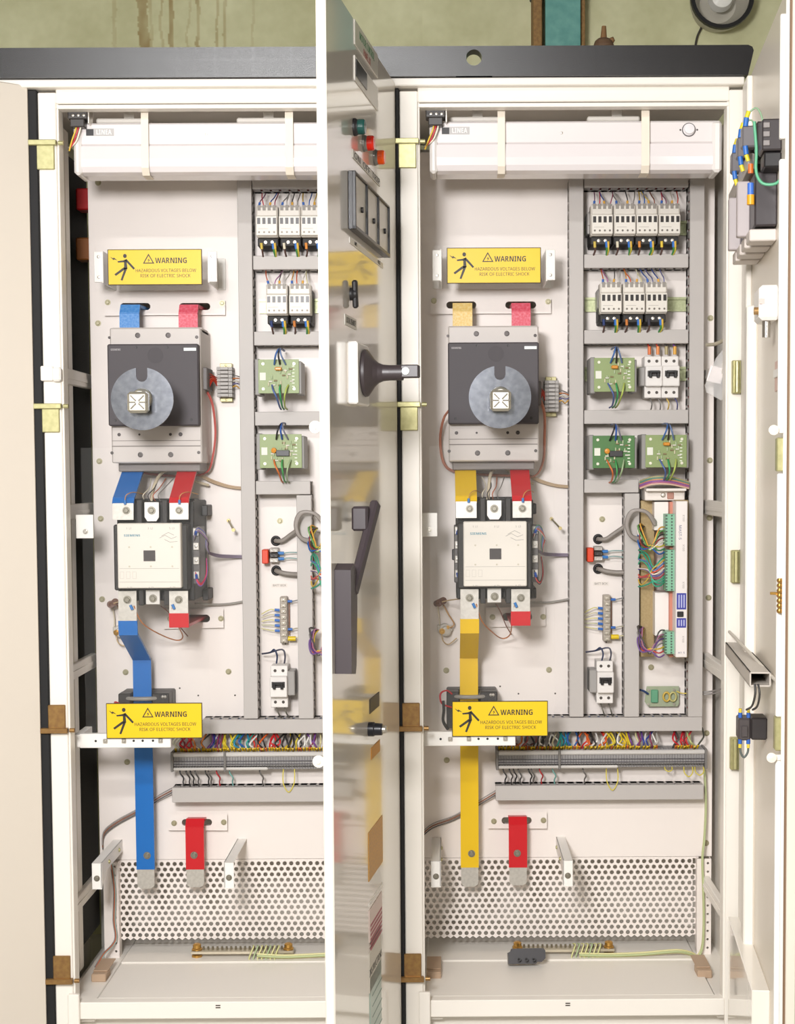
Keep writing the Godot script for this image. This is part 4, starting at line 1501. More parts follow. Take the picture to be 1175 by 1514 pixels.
	wire([Vector3(-0.6191, 1.0926, -0.2), Vector3(-0.6061, 1.0683, -0.25), Vector3(-0.5911, 1.0302, -0.3), Vector3(-0.577, 1.0062, -0.32)], 0.0014, mat("7c4630", 0.5))
	for q in [[-0.6738, 1.0964], [-0.5758, 1.0974]]:
		st = mk()
		cyl(st, Vector3(q[0] - 0.002, q[1] + 0.005, -0.124), Vector3(q[0] + 0.003, q[1] - 0.006, -0.124), 0.0032)
		part("ferrule", st, mat("2f74b8", 0.4))

func transformer(k: int) -> void:
	# ring transformer round the long busbar
	var b := [-0.7385, 0.7827, -0.6144, 0.8727]
	thing("current_transformer", "black ring transformer round the long busbar, behind the low sign " + WHO, "transformer", Vector3((b[0] + b[2]) / 2, b[1], ZP), "current transformers")
	var st := mk()
	var bar_x := -0.682
	bx(st, b[0], b[1], b[2], b[3], ZP, -0.302, 0.003)
	bx(st, b[0], b[1], bar_x - 0.026, b[3], -0.302, -0.262, 0.002)
	bx(st, bar_x + 0.026, b[1], b[2], b[3], -0.302, -0.262, 0.002)
	part("case", st, mat("2e2a28", 0.5))
	st = mk()
	var ring := []
	for i in 25:
		var t := TAU * i / 24.0
		ring.append(Vector3(bar_x + 0.045 * cos(t), b[3] - 0.012 , -0.283 + 0.028 * sin(t)))
	tub(st, ring, 0.005, 8, false)
	part("ring", st, mat("8d8880", 0.45))
	for i in 2:
		st = mk()
		screw(st, Vector3(b[2] - 0.01 - i * 0.006, b[3] - 0.008, -0.262), 0.004)
		part("terminal_screw", st, STEEL)
	if k == 1:
		wire([Vector3(-0.7253, 0.8362, -0.25), Vector3(-0.7499, 0.8478, -0.24), Vector3(-0.753, 0.871, -0.24), Vector3(-0.7382, 0.8777, -0.25), Vector3(-0.7251, 0.8678, -0.26)], 0.0022, mat("b8202c", 0.4))
		wire([Vector3(-0.7466, 0.8544, -0.24), Vector3(-0.7451, 0.8313, -0.24), Vector3(-0.7469, 0.8032, -0.25), Vector3(-0.7355, 0.7814, -0.26)], 0.004, mat("2a2726", 0.5))
	else:
		wire([Vector3(-0.7339, 0.8507, -0.25), Vector3(-0.7415, 0.8556, -0.24), Vector3(-0.7406, 0.8441, -0.25), Vector3(-0.7298, 0.8325, -0.26)], 0.0022, mat("b8202c", 0.4))

func outlet_terminal(k: int) -> void:
	# small grey terminal block beside the breaker
	var b := [-0.4942, 1.5933, -0.4564, 1.6671 if false else 0.0]
	b = [-0.4953, 1.5532, -0.4606, 1.6304] if k == 1 else [-0.4942, 1.5933, -0.4564, 1.6671]
	thing("terminal_block", "small grey terminal block of thin slices beside the breaker " + WHO, "terminal block", Vector3((b[0] + b[2]) / 2, b[1], ZP), "terminal blocks beside the breakers")
	var st := mk()
	var n := 8
	for i in n:
		var y: float = b[1] + (b[3] - b[1]) * i / n
		st = mk()
		bx(st, b[0], y + 0.0004, b[2], y + (b[3] - b[1]) / n - 0.0004, ZP + 0.004, -0.302, 0.0008)
		bx(st, b[0] + 0.009, y + 0.001, b[2] - 0.009, y + (b[3] - b[1]) / n - 0.001, -0.303, -0.297, 0.0008)
		for sx in [b[0] + 0.0045, b[2] - 0.0045]:
			lat(st, Vector3(sx, y + (b[3] - b[1]) / n / 2, -0.302), Vector3.BACK, [[0.0022, 0.0], [0.0022, 0.001], [0.0012, 0.001], [0.0, 0.0004]], 8)
		part("terminal_slice", st, mat("a5a09b", 0.45))
	for y in [b[1] - 0.01, b[3]]:
		st = mk()
		bx(st, b[0] + 0.004, y, b[2] - 0.004, y + 0.01, ZP, -0.33, 0.001)
		screw(st, Vector3((b[0] + b[2]) / 2, y + 0.005, -0.33), 0.003)
		part("end_stop", st, mat("b4ac80", 0.4, 0.4))
	var cols := ["d8a23a", "6e6a98", "d8d0c0", "c8702c", "77736f"]
	for i in 5:
		var y: float = b[1] + 0.024 + i * 0.007
		wire([Vector3(b[2] - 0.002, y, -0.315), Vector3(b[2] + 0.008, y + 0.004 - i * 0.001, -0.31), Vector3(b[2] + 0.016, y - 0.002 + 0.003 * (i % 2), -0.32), Vector3(b[2] + 0.026, y + (2 - i) * 0.003, -0.325)], 0.0014, mat(cols[i], 0.45))
	# red and orange leads from the breaker's side terminal down its flank
	st = mk()
	bx(st, b[0] - 0.024, b[1] + 0.014, b[0] - 0.012, b[3] - 0.006, -0.32, -0.235, 0.002)
	part("side_terminal", st, mat("6a6462", 0.5))
	for i in 5:
		var y: float = b[1] + 0.022 + i * 0.006
		wire([Vector3(b[0] - 0.014, b[1] + 0.02 + i * 0.009, -0.27), Vector3(b[0] - 0.006, (b[1] + b[3]) / 2 + 0.002 + 0.003 * i, -0.285), Vector3(b[0] + 0.003, y, -0.312)], 0.0015, mat(["b8301c", "c23a24", "cc4a2c", "b8301c", "a8402c"][i], 0.45))

func loose_cables(k: int) -> void:
	# braided orange lead looped under the breaker
	T = Vector3(-0.6217, 1.404, -0.34)
	var st := mk()
	var y := 0.0
	if k == 1:
		var p := [Vector3(-0.5097, 1.5836, -0.28), Vector3(-0.497, 1.5484, -0.3), Vector3(-0.4958, 1.4863, -0.32), Vector3(-0.4992, 1.4333, -0.32), Vector3(-0.5193, 1.3969, -0.32), Vector3(-0.5687, 1.3971, -0.33), Vector3(-0.6437, 1.4008, -0.33), Vector3(-0.7154, 1.4078, -0.33), Vector3(-0.7436, 1.4312, -0.32), Vector3(-0.7516, 1.4876, -0.32), Vector3(-0.743, 1.5365, -0.3), Vector3(-0.7281, 1.5577, -0.26)]
		for o in 2:
			var q := []
			for v in p: q.append(v + Vector3(0.002 * o, 0.0016 * o, 0.0035 * o))
			tub(st, q, 0.0024, 6)
	else:
		var p := [Vector3(-0.5145, 1.6039, -0.28), Vector3(-0.5049, 1.5721, -0.3), Vector3(-0.5024, 1.5069, -0.32), Vector3(-0.5098, 1.4474, -0.32), Vector3(-0.5236, 1.411, -0.32), Vector3(-0.5687, 1.4012, -0.33), Vector3(-0.6353, 1.4032, -0.33), Vector3(-0.6934, 1.4118, -0.33), Vector3(-0.7292, 1.4286, -0.32), Vector3(-0.745, 1.4751, -0.32), Vector3(-0.7433, 1.5076, -0.3)]
		for o in 2:
			var q := []
			for v in p: q.append(v + Vector3(0.002 * o, 0.0016 * o, 0.0035 * o))
			tub(st, q, 0.0022, 6)
	solo("braided_lead", "braided %s lead looped under the breaker %s" % ["red" if k == 0 else "orange brown", WHO], "cable", st, mottled("b86850", "d8a48c", 0.6, 0.2, 40.0) if k == 1 else mottled("b03a34", "d88a80", 0.6, 0.2, 40.0), T)
	T = Vector3(-0.5014, 1.38, -0.34)
	st = mk()
	for o in 3:
		tub(st, [Vector3(-0.5783, 1.4203, -0.3) + Vector3(0, 0.002 * o, 0), Vector3(-0.5489, 1.4036, -0.325) + Vector3(0, 0.003 * o, 0.002 * o), Vector3(-0.5084, 1.3834, -0.335) + Vector3(0, 0.003 * o, 0.0), Vector3(-0.4679, 1.3715, -0.34) + Vector3(0, 0.0025 * o, 0), Vector3(-0.4311, 1.368, -0.34) + Vector3(0, 0.0022 * o, 0)], 0.0017, 6)
	solo("cable", "beige cable run from under the breaker into the grey duct " + WHO, "cable", st, mat("b9a184", 0.5), T)
	T = Vector3(-0.6181, 1.3875, -0.3)
	st = mk()
	tub(st, [Vector3(-0.6018, 1.4237, -0.29), Vector3(-0.6255, 1.409, -0.27), Vector3(-0.6336, 1.3799, -0.22), Vector3(-0.6379, 1.3368, -0.19)], 0.0042, 8)
	tub(st, [Vector3(-0.5985, 1.4237, -0.29), Vector3(-0.5837, 1.4088, -0.29), Vector3(-0.5564, 1.3904, -0.31), Vector3(-0.522, 1.3785, -0.33)], 0.0036, 8)
	solo("cable", "pale beige cable hanging between the two slanting busbars " + WHO, "cable", st, mat("cdbfa4", 0.55), T)
	# grey cables from contactor to duct
	T = Vector3(-0.4682, 1.1989, -0.34)
	st = mk()
	for o in 3:
		tub(st, [Vector3(-0.5133, 1.2134, -0.26) + Vector3(0, 0.002 * o, 0), Vector3(-0.4943, 1.2029, -0.3) + Vector3(0, 0.003 * o, 0), Vector3(-0.4601, 1.1991, -0.335) + Vector3(0, 0.0028 * o, 0), Vector3(-0.4296, 1.1987, -0.34) + Vector3(0, 0.0026 * o, 0)], 0.0017, 6)
	solo("cable", "mauve grey cable from the contactor's side to the duct " + WHO, "cable", st, mat("8e8290", 0.5), T)
	T = Vector3(-0.4851, 1.0846, -0.34)
	st = mk()
	for o in 2:
		tub(st, [Vector3(-0.5543, 1.0884, -0.3) + Vector3(0, 0.002 * o, 0), Vector3(-0.519, 1.0818, -0.335) + Vector3(0, 0.003 * o, 0), Vector3(-0.4767, 1.0828, -0.34) + Vector3(0, 0.0028 * o, 0), Vector3(-0.4296, 1.091, -0.34) + Vector3(0, 0.0026 * o, 0)], 0.0015, 6)
	solo("cable", "grey cable below the contactor, running to the duct " + WHO, "cable", st, mat("a09a92", 0.5), T)
	# brass standoff bolt lying against the plate
	var p0 := Vector3(-0.4761, 1.2911, -0.345)
	thing("standoff_bolt", "thin brass-headed bolt on the plate beside the contactor " + WHO, "bolt", p0)
	st = mk()
	cyl(st, p0, Vector3(-0.4577, 1.2691, -0.3), 0.0022)
	part("shank", st, mat("a9a184", 0.35, 0.6))
	st = mk()
	for q in [p0, Vector3(-0.4577, 1.2691, -0.3)]:
		cyl(st, q - Vector3(0, 0, 0.003), q + Vector3(0, 0, 0.003), 0.0045)
	part("head", st, mat("b9a878", 0.35, 0.6))
	# two leads crossing to the lower duct
	T = Vector3(-0.7061, 0.5409, -0.345)
	var cols := ["6a6664", "8a5a44", "9a9590"]
	thing("control_leads", "three thin grey and brown leads sagging to the lower duct " + WHO, "cable", T)
	for o in 3:
		var d := Vector3(0, 0.006 * o, 0.002 * o)
		var pts := [Vector3(-0.6081, 0.6087, -0.33) + d, Vector3(-0.6637, 0.5731, -0.338) + d, Vector3(-0.7197, 0.5376, -0.345) + d, Vector3(-0.7741, 0.5173, -0.345) + d, Vector3(-0.7997, 0.4969, -0.345) + d]
		if k == 0: pts = [Vector3(-0.6106, 0.6203, -0.33) + d, Vector3(-0.6564, 0.5949, -0.338) + d, Vector3(-0.7108, 0.5595, -0.345) + d, Vector3(-0.7672, 0.5289, -0.345) + d, Vector3(-0.7981, 0.5017, -0.345) + d, Vector3(-0.8021, 0.4674, -0.345) + d]
		wire(pts, 0.0016, mat(cols[o], 0.5))

func suppressor(k: int) -> void:
	var c := Vector3(-0.7505, 1.0869, -0.33) if k == 1 else Vector3(-0.7557, 1.0879, -0.33)
	thing("surge_suppressor", "brown ring terminal and white ceramic suppressor on beige leads " + WHO, "suppressor", c)
	var st := mk()
	cyl(st, c + Vector3(-0.012, -0.005, -0.01), c + Vector3(0.006, 0.006, 0.03), 0.008, 0.009, 16)
	lat(st, c + Vector3(-0.006, 0.0, 0.03), Vector3(0.3, 0.1, 1), [[0.009, 0.0], [0.009, 0.003], [0.005, 0.003], [0.0, 0.001]], 16)
	part("resistor", st, mat("6e4c3c", 0.45))
	st = mk()
	var q := c + Vector3(0.008, -0.07, 0.0)
	lat(st, q + Vector3(0, 0, -0.018), Vector3(0.2, -0.1, 1), [[0.016, 0.0], [0.016, 0.012], [0.012, 0.014], [0.012, 0.024], [0.007, 0.026], [0.0, 0.026]], 18)
	bx(st, q.x - 0.018, q.y - 0.004, q.x + 0.02, q.y + 0.012, -0.35, -0.335, 0.002)
	part("ceramic_body", st, mat("cfc8bc", 0.4))
	st = mk()
	bolt(st, q + Vector3(-0.006, -0.002, 0.008), 0.005)
	bolt(st, q + Vector3(0.008, 0.006, 0.004), 0.004)
	part("terminal", st, BRASS)
	var bl := mat("c8ac84", 0.5)
	wire([c + Vector3(0.0, 0.002, 0.03), c + Vector3(0.025, 0.01, 0.06), Vector3(-0.6833, 1.114, -0.122)], 0.0018, bl)
	wire([c + Vector3(0.004, -0.004, 0.0), c + Vector3(0.018, -0.03, 0.012), c + Vector3(0.032, -0.056, 0.0), c + Vector3(0.016, -0.066, 0.004)], 0.002, mat("b98e5c", 0.5))
	wire([q + Vector3(-0.008, -0.006, 0.0), q + Vector3(-0.004, -0.026, 0.002), q + Vector3(0.01, -0.036, -0.004), q + Vector3(0.03, -0.02, 0.0)], 0.0016, bl)
	wire([c + Vector3(-0.01, 0.0, 0.0), c + Vector3(-0.006, -0.03, -0.006), q + Vector3(-0.012, 0.012, 0.0)], 0.0016, mat("d6cab0", 0.5))

# ---------------------------------------------------------------- ducts
func duct(called_label: String, x0: float, y0: float, x1: float, y1: float, upright: bool, zf := -0.286) -> void:
	thing("wiring_duct", called_label, "wiring duct", Vector3((x0 + x1) / 2, y0, ZP))
	var st := mk()
	bx(st, x0, y0, x1, y1, zf - 0.011, zf, 0.0012)
	part("cover", st, DUCT)
	st = mk()
	bx(st, x0 + 0.0015, y0 + 0.0015, x1 - 0.0015, y1 - 0.0015, ZP + 0.0005, ZP + 0.003)
	var pitch := 0.0225
	if upright:
		var n := int((y1 - y0) / pitch)
		for i in n + 1:
			var a := y0 + i * pitch
			var b := minf(a + 0.0165, y1)
			if a >= y1: break
			for s in [x0 + 0.0012, x1 - 0.0032]:
				bx(st, s, a, s + 0.002, b, ZP + 0.002, zf - 0.008)
		for s in [x0 + 0.0012, x1 - 0.0032]:
			bx(st, s, y0, s + 0.002, y1, ZP + 0.002, ZP + 0.022)
			bx(st, s, y0, s + 0.002, y1, zf - 0.016, zf - 0.008)
	else:
		var n := int((x1 - x0) / pitch)
		for i in n + 1:
			var a := x0 + i * pitch
			var b := minf(a + 0.0165, x1)
			if a >= x1: break
			for s in [y0 + 0.0012, y1 - 0.0032]:
				bx(st, a, s, b, s + 0.002, ZP + 0.002, zf - 0.008)
		for s in [y0 + 0.0012, y1 - 0.0032]:
			bx(st, x0, s, x1, s + 0.002, ZP + 0.002, ZP + 0.022)
			bx(st, x0, s, x1, s + 0.002, zf - 0.016, zf - 0.008)
	# dark bundle of leads inside
	part("slotted_walls", st, mat("aaa49f", 0.5)).set_meta("kind", "stuff")
	# leads lying in the duct, seen through the slots
	var cols := ["9a3a34", "2c2a2c", "7a6a90", "b8a890", "5a6a88"]
	for i in cols.size():
		var u := (i + 0.5) / cols.size()
		st = mk()
		if upright: cyl(st, Vector3(lerpf(x0 + 0.005, x1 - 0.005, u), y0 + 0.004, ZP + 0.02 + 0.012 * (i % 2)), Vector3(lerpf(x0 + 0.005, x1 - 0.005, u), y1 - 0.004, ZP + 0.02 + 0.012 * (i % 2)), 0.0034, -1.0, 6)
		else: cyl(st, Vector3(x0 + 0.004, lerpf(y0 + 0.005, y1 - 0.005, u), ZP + 0.02 + 0.012 * (i % 2)), Vector3(x1 - 0.004, lerpf(y0 + 0.005, y1 - 0.005, u), ZP + 0.02 + 0.012 * (i % 2)), 0.0034, -1.0, 6)
		part("lead", st, mat(cols[i], 0.5))

func ducts(k: int) -> void:
	duct("tall upright grey wiring duct between power and control sides " + WHO, -0.4363, 0.8053, -0.4018, 2.1142, true)
	duct("grey wiring duct across the top of the control side " + WHO, -0.4, 2.091, -0.1488, 2.1135, false)
	duct("grey wiring duct just under the upper row of relays " + WHO, -0.4, 1.8987, -0.1481, 1.9319, false)
	duct("grey wiring duct below the lower row of relays " + WHO, -0.4, 1.7167, -0.1474, 1.75, false)
	duct("grey wiring duct between the upper and lower circuit boards " + WHO, -0.4001, 1.523, -0.1467, 1.5565, false)
	duct("short grey wiring duct below the lower circuit board " + WHO, -0.4001, 1.3556, -0.2674, 1.3886, false)
	duct("short upright grey duct to one side of the narrow terminal bay " + WHO, -0.3016, 0.8045, -0.2652, 1.3537, true)
	duct("grey wiring duct directly above the long terminal row " + WHO, -0.5392, 0.7687, -0.1099, 0.8031, false)
	if k == 1:
		duct("tall upright grey wiring duct along the plate's outer edge, past the relays", -0.1448, 0.8036, -0.1094, 2.1129, true)
	duct("grey wiring duct hung below the long terminal row " + WHO, -0.6183, 0.5951, -0.1034, 0.6324, false, -0.3)

# ---------------------------------------------------------------- control side
func relay_proto() -> Node3D:
	# built about its own origin: 0.0535 wide, base on z = 0, front at z = 0.112
	var o := thing("relay", "x", "relay", Vector3.ZERO)
	var st := mk()
	var w := 0.026
	bx(st, -w, -0.047, w, 0.034, 0.0, 0.07, 0.002)
	bx(st, -w + 0.001, -0.052, w - 0.001, -0.032, 0.0, 0.085, 0.002)
	part("base", st, mat("262423", 0.6))
	st = mk()
	bx(st, -w, -0.032, w, 0.042, 0.055, 0.1, 0.002)
	bx(st, -w + 0.0008, -0.03, w - 0.0008, 0.016, 0.09, 0.112, 0.0015)
	bx(st, -w + 0.0008, 0.016, w - 0.0008, 0.04, 0.09, 0.105, 0.003)
	var c := part("cover", st, mat("dcd6cc", 0.42))
	for i in 4:
		st = mk()
		var x := -0.0185 + i * 0.0125
		bx(st, x - 0.0037, -0.003, x + 0.0037, 0.0115, 0.1118, 0.1127)
		part("contact_window", st, mat("1e1614", 0.35), c)
	for i in 4:
		st = mk()
		var x := -0.018 + i * 0.012
		lat(st, Vector3(x, -0.022, 0.1118), Vector3.BACK, [[0.0026, 0.0], [0.0026, 0.0007], [0.0, 0.0005]], 8)
		part("clamp_screw", st, mat("6a645c", 0.4, 0.4), c)
		st = mk()
		bx(st, x - 0.0036, 0.03, x + 0.0036, 0.0425, 0.1045, 0.1062)
		part("terminal_opening", st, mat("8e8880", 0.5), c)
	st = mk()
	bx(st, -0.02, -0.0145, 0.004, -0.0135, 0.1118, 0.1122)
	part("printed_line", st, mat("a8a29a", 0.5), c)
	for i in 2:
		st = mk()
		screw(st, Vector3(-0.006 + i * 0.016, -0.042, 0.085), 0.0048)
		part("coil_screw", st, STEEL)
	return o

func relay_wires(o: Node3D, ups: Array, lows: Array) -> void:
	for i in ups.size():
		var x := -0.019 + 0.038 * i / maxf(ups.size() - 1, 1)
		var j := rng.randf_range(-0.01, 0.01)
		wire([Vector3(x, 0.036, 0.1), Vector3(x + j * 0.4, 0.052, 0.098), Vector3(x + j, 0.066, 0.07), Vector3(x + j * 1.4, 0.082, 0.04)], 0.0014, mat(ups[i], 0.45), o)
		if i % 2 == 0:
			var st := mk()
			cyl(st, Vector3(x, 0.039, 0.1), Vector3(x + j * 0.3, 0.05, 0.099), 0.0028)
			part("ferrule", st, mat("2f62b0" if (i + ups.size()) % 3 else "d8a23a", 0.4), o)
	for i in lows.size():
		var x: float = lows[i][0]
		var st := mk()
		cyl(st, Vector3(x, -0.044, 0.088), Vector3(x + 0.001, -0.058, 0.085), 0.0034)
		part("ferrule", st, mat(lows[i][1], 0.4), o)
		wire([Vector3(x + 0.001, -0.056, 0.085), Vector3(x + 0.002, -0.066, 0.078), Vector3(x + rng.randf_range(-0.006, 0.004), -0.08, 0.05)], 0.0024, mat(lows[i][2], 0.45), o)

func rail(label: String, x0: float, x1: float, y: float) -> void:
	T = Vector3((x0 + x1) / 2, y, ZP)
	var st := mk()
	bx(st, x0, y - 0.0125, x1, y + 0.0125, ZP + 0.0005, ZP + 0.002)
	bx(st, x0, y - 0.0175, x1, y - 0.0115, ZP + 0.006, ZP + 0.0075)
	bx(st, x0, y + 0.0115, x1, y + 0.0175, ZP + 0.006, ZP + 0.0075)
	bx(st, x0, y - 0.013, x1, y - 0.0115, ZP + 0.001, ZP + 0.007)
	bx(st, x0, y + 0.0115, x1, y + 0.013, ZP + 0.001, ZP + 0.007)
	solo("mounting_rail", label, "rail", st, mottled("b8bc94", "9aa07c", 0.38, 0.02, 10.0, 0.5), T)

func end_stop(label: String, b: Array) -> void:
	T = ctr(b, ZP)
	var st := mk()
	bx(st, b[0], b[1], b[2], b[3], ZP + 0.006, -0.29, 0.002)
	screw(st, Vector3((b[0] + b[2]) / 2, b[1] + 0.01, -0.29), 0.003)
	bx(st, b[0] + 0.001, b[1] + 0.02, b[2] - 0.001, b[3] - 0.004, -0.291, -0.286, 0.001)
	solo("rail_end_stop", label, "end stop", st, mat("a09c98", 0.45), T)

func relays(k: int) -> void:
	CO = Vector3(0.8 * k, 0, 0)
	var rows := [["upper", [894.0, 928.0, 961.0, 994.5], 326.0, [["8a5a78", "c83040", "3a5aa8", "9a3a58"], ["8d8984", "b4b0aa", "4a4644", "8d8984"], ["d8b030", "2f62b0", "e0c050", "8a4a30"], ["c83040", "8a5a78", "d8d0c0", "c84030"]]],
		["lower", [907.5, 942.0, 975.5], 442.0, [["d8602c", "a86a9a", "5a5652", "b8b4ae"], ["e0a040", "d86030", "e8e4dc", "d8d0a0"], ["3a5aa8", "5a5a8a", "2f4a98", "6a6a9a"]]]]
	for r in rows.size():
		var row: Array = rows[r]
		var xs: Array = row[1]
		var y: float = 1.4046 - (row[2] - 700.0) * 0.0016
		rail("zinc mounting rail behind the %s row of relays %s" % [row[0], WHO], -0.3932, -0.1406, y)
		end_stop("grey end stop clip at the start of the %s relay row %s" % [row[0], WHO], [-0.3923, 1.9808, -0.3775, 2.0325] if r == 0 else [-0.3677, 1.8021, -0.3546, 1.8477])
		for i in xs.size():
			if k == 0 and i > 2 - r: continue      # the rest stand behind the open door
			var x: float = -0.7354 + (xs[i] - 660.0) * 0.0016
			T = Vector3.ZERO
			var keep := CO
			CO = Vector3.ZERO
			var o := relay_proto()
			CO = keep
			o.name = "relay"
			o.position = Vector3(x, y, ZP) + CO
			o.set_meta("group", "small relays on the rails")
			var place: String = ["first from the power side", "second from the power side", "third from the power side", "last by the outer duct"][i]
			if r == 1 and i == 2: place = "third and last"
			o.set_meta("label", "small pale relay, %s in the %s row %s" % [place, row[0], WHO])
			relay_wires(o, row[3][i], [[-0.016, ["c8b050", "d8d0b8", "d88a3a", "e0c040", "2f3f70", "c87a3a", "3a3a48"][(i + 4 * r) % 7], "5a4038"], [0.012, "2f6fc0", "3f8a4a"], [0.016, "d8b040", "c8b848"]])

func board_thing(label: String, b: Array, green: Material, kind: int, k: int) -> void:
	var z := -0.222
	thing("circuit_board", label, "circuit board", Vector3((b[0] + b[2]) / 2, b[1], ZP), "small circuit boards on carriers")
	var st := mk()
	bx(st, b[0] - 0.009, b[1] - 0.004, b[0] + 0.004, b[3] + 0.002, -0.31, z - 0.004, 0.002)
	bx(st, b[2] - 0.006, b[1] - 0.002, b[2] + 0.006, b[3] - 0.004, -0.31, z - 0.006, 0.002)
	bx(st, b[0], b[1] + 0.02, b[2], b[3] - 0.02, ZP + 0.004, -0.285, 0.003)
	bx(st, b[0] + 0.004, b[1] + 0.01, b[2] - 0.004, b[3] - 0.01, -0.29, z - 0.012, 0.002)
	part("carrier", st, mat("8d8a86", 0.5))
	st = mk()
	bx(st, b[0], b[1], b[2], b[3], z - 0.0016, z, 0.0003)
	var pcb := part("board", st, green)
	for q in [[0.12, 0.87], [0.88, 0.87], [0.12, 0.13], [0.88, 0.13]]:
		st = mk()
		cyl(st, Vector3(lerpf(b[0], b[2], q[0]), lerpf(b[1], b[3], q[1]), z), Vector3(lerpf(b[0], b[2], q[0]), lerpf(b[1], b[3], q[1]), z + 0.002), 0.0034)
		part("screw", st, mat("d8d4c4", 0.35, 0.3), pcb)
	var at := func(u: float, v: float, h := 0.0) -> Vector3: return Vector3(lerpf(b[0], b[2], u), lerpf(b[1], b[3], v), z + h)
	# label, orange capacitor, resistors, black chip
	st = mk()
	var lp: Vector3 = at.call(0.1, 0.5)
	bx(st, lp.x - 0.006, lp.y - 0.009, lp.x + 0.008, lp.y + 0.009, z, z + 0.0008)
	part("paper_label", st, mat("dcdccf", 0.6), pcb)
	st = mk()
	var cp: Vector3 = at.call(0.5, 0.72) if kind == 0 else at.call(0.34, 0.52)
	if kind == 0:
		bx(st, cp.x - 0.008, cp.y - 0.004, cp.x + 0.008, cp.y + 0.004, z, z + 0.012, 0.002)
	else:
		lat(st, cp, Vector3.BACK, [[0.006, 0.0], [0.007, 0.003], [0.006, 0.009], [0.0, 0.011]], 12)
	part("capacitor", st, mat("cf8a2e", 0.35), pcb)
	if kind == 1:
		st = mk()
		var ip: Vector3 = at.call(0.55, 0.44)
		bx(st, ip.x - 0.016, ip.y - 0.007, ip.x + 0.016, ip.y + 0.007, z, z + 0.008, 0.001)
		part("chip", st, mat("2b2829", 0.4), pcb)
	for i in 20:
		st = mk()
		var p: Vector3 = at.call(0.25 + 0.065 * (i % 5) + rng.randf() * 0.05 + (0.25 if i > 7 else 0.0), 0.18 + 0.16 * (i / 5) + rng.randf() * 0.1, 0.002)
		if i % 2: cyl(st, p, p + Vector3(0.008, 0, 0), 0.0018, -1.0, 8)
		else: cyl(st, p, p + Vector3(0, 0.008, 0), 0.0018, -1.0, 8)
		part("resistor", st, mat(["c9c3a4", "d8d4c8", "a8b890", "8a7a58"][i % 4], 0.45), pcb)
	st = mk()
	for i in 7:
		var p: Vector3 = at.call(0.86, 0.2 + 0.1 * i)
		bx(st, p.x - 0.003, p.y - 0.0012, p.x + 0.003, p.y + 0.0012, z, z + 0.0006)
	part("printed_marks", st, mat("dfe4d2", 0.6), pcb)
	# leads up into the duct above and down into the duct below
	var ups := ["3f68a8", "2c2a2e", "6a80a8"] if kind == 0 else ["2c2a2e", "2f5aa8", "7a7a8a"]
	for i in 3:
		var p: Vector3 = at.call(0.4 + 0.14 * i, 0.85, 0.004)
		wire([p, p + Vector3(0.006 - 0.007 * i, 0.02, 0.022), p + Vector3(0.012 - 0.012 * i, 0.036, 0.004), p + Vector3(0.014 - 0.014 * i, 0.04, -0.05), p + Vector3(0.014 - 0.014 * i, 0.04, -0.1)], 0.0022, mat(ups[i], 0.45), null)
	var lows := ["5468a0", "3c9a5c", "b0c060"] if kind == 0 else ["d0723a", "4aa05a", "a0b48c"]
	for i in 3:
		var p: Vector3 = at.call(0.34 + 0.2 * i, 0.24, 0.003)
		wire([p, p + Vector3(0.004 - 0.004 * i, -0.012, 0.016), p + Vector3(0.012 - 0.01 * i, -0.03, 0.014), p + Vector3(0.014 - 0.013 * i, -0.05, -0.03), p + Vector3(0.012 - 0.012 * i, -0.054, -0.08)], 0.0022, mat(lows[i], 0.45), null)

func mini_breaker(label: String, b: Array, poles: int, aux: Array) -> void:
	thing("miniature_breaker", label, "circuit breaker", Vector3((b[0] + b[2]) / 2, b[1], ZP))
	var h: float = b[3] - b[1]
	var st := mk()
	var m := mat("e2ddd8", 0.42)
	for i in poles / 2:
		var x0: float = lerpf(b[0], b[2], i / (poles / 2.0)) + 0.0004
		var x1: float = lerpf(b[0], b[2], (i + 1) / (poles / 2.0)) - 0.0004
		st = mk()
		bx(st, x0, b[1], x1, b[3], ZP + 0.006, -0.29, 0.0015)
		bx(st, x0, b[1] + h * 0.27, x1, b[3] - h * 0.24, -0.295, -0.27, 0.002)
		var body := part("body", st, m)
		st = mk()
		bx(st, x0 + 0.005, b[1] + h * 0.5, x1 - 0.005, b[1] + h * 0.64, -0.2702, -0.269)
		part("toggle_slot", st, mat("3a3634", 0.5), body)
		st = mk()
		for s in [0.28, 0.72]:
			var cx := lerpf(x0, x1, s)
			bx(st, cx - 0.0034, b[1] + h * 0.47, cx + 0.0034, b[1] + h * 0.62, -0.27, -0.262, 0.001)
		bx(st, lerpf(x0, x1, 0.2), b[1] + h * 0.58, lerpf(x0, x1, 0.8), b[1] + h * 0.64, -0.27, -0.258, 0.001)
		part("toggle", st, mat("1d1b1c", 0.35), body)
		for s in [0.27, 0.73]:
			for y in [b[1] + h * 0.13, b[3] - h * 0.12]:
				st = mk()
				lat(st, Vector3(lerpf(x0, x1, s), y, -0.2901), Vector3.BACK, [[0.0038, 0.0], [0.0038, 0.0006], [0.003, 0.0006], [0.0022, 0.0002], [0.0, 0.0002]], 12)
				part("terminal_screw", st, mat("4e4843", 0.4, 0.3), body)
	if aux.size():
		st = mk()
		bx(st, aux[0], aux[1], aux[2], aux[3], ZP + 0.006, -0.285, 0.002)
		part("auxiliary_contact", st, mat("9b9793", 0.45))

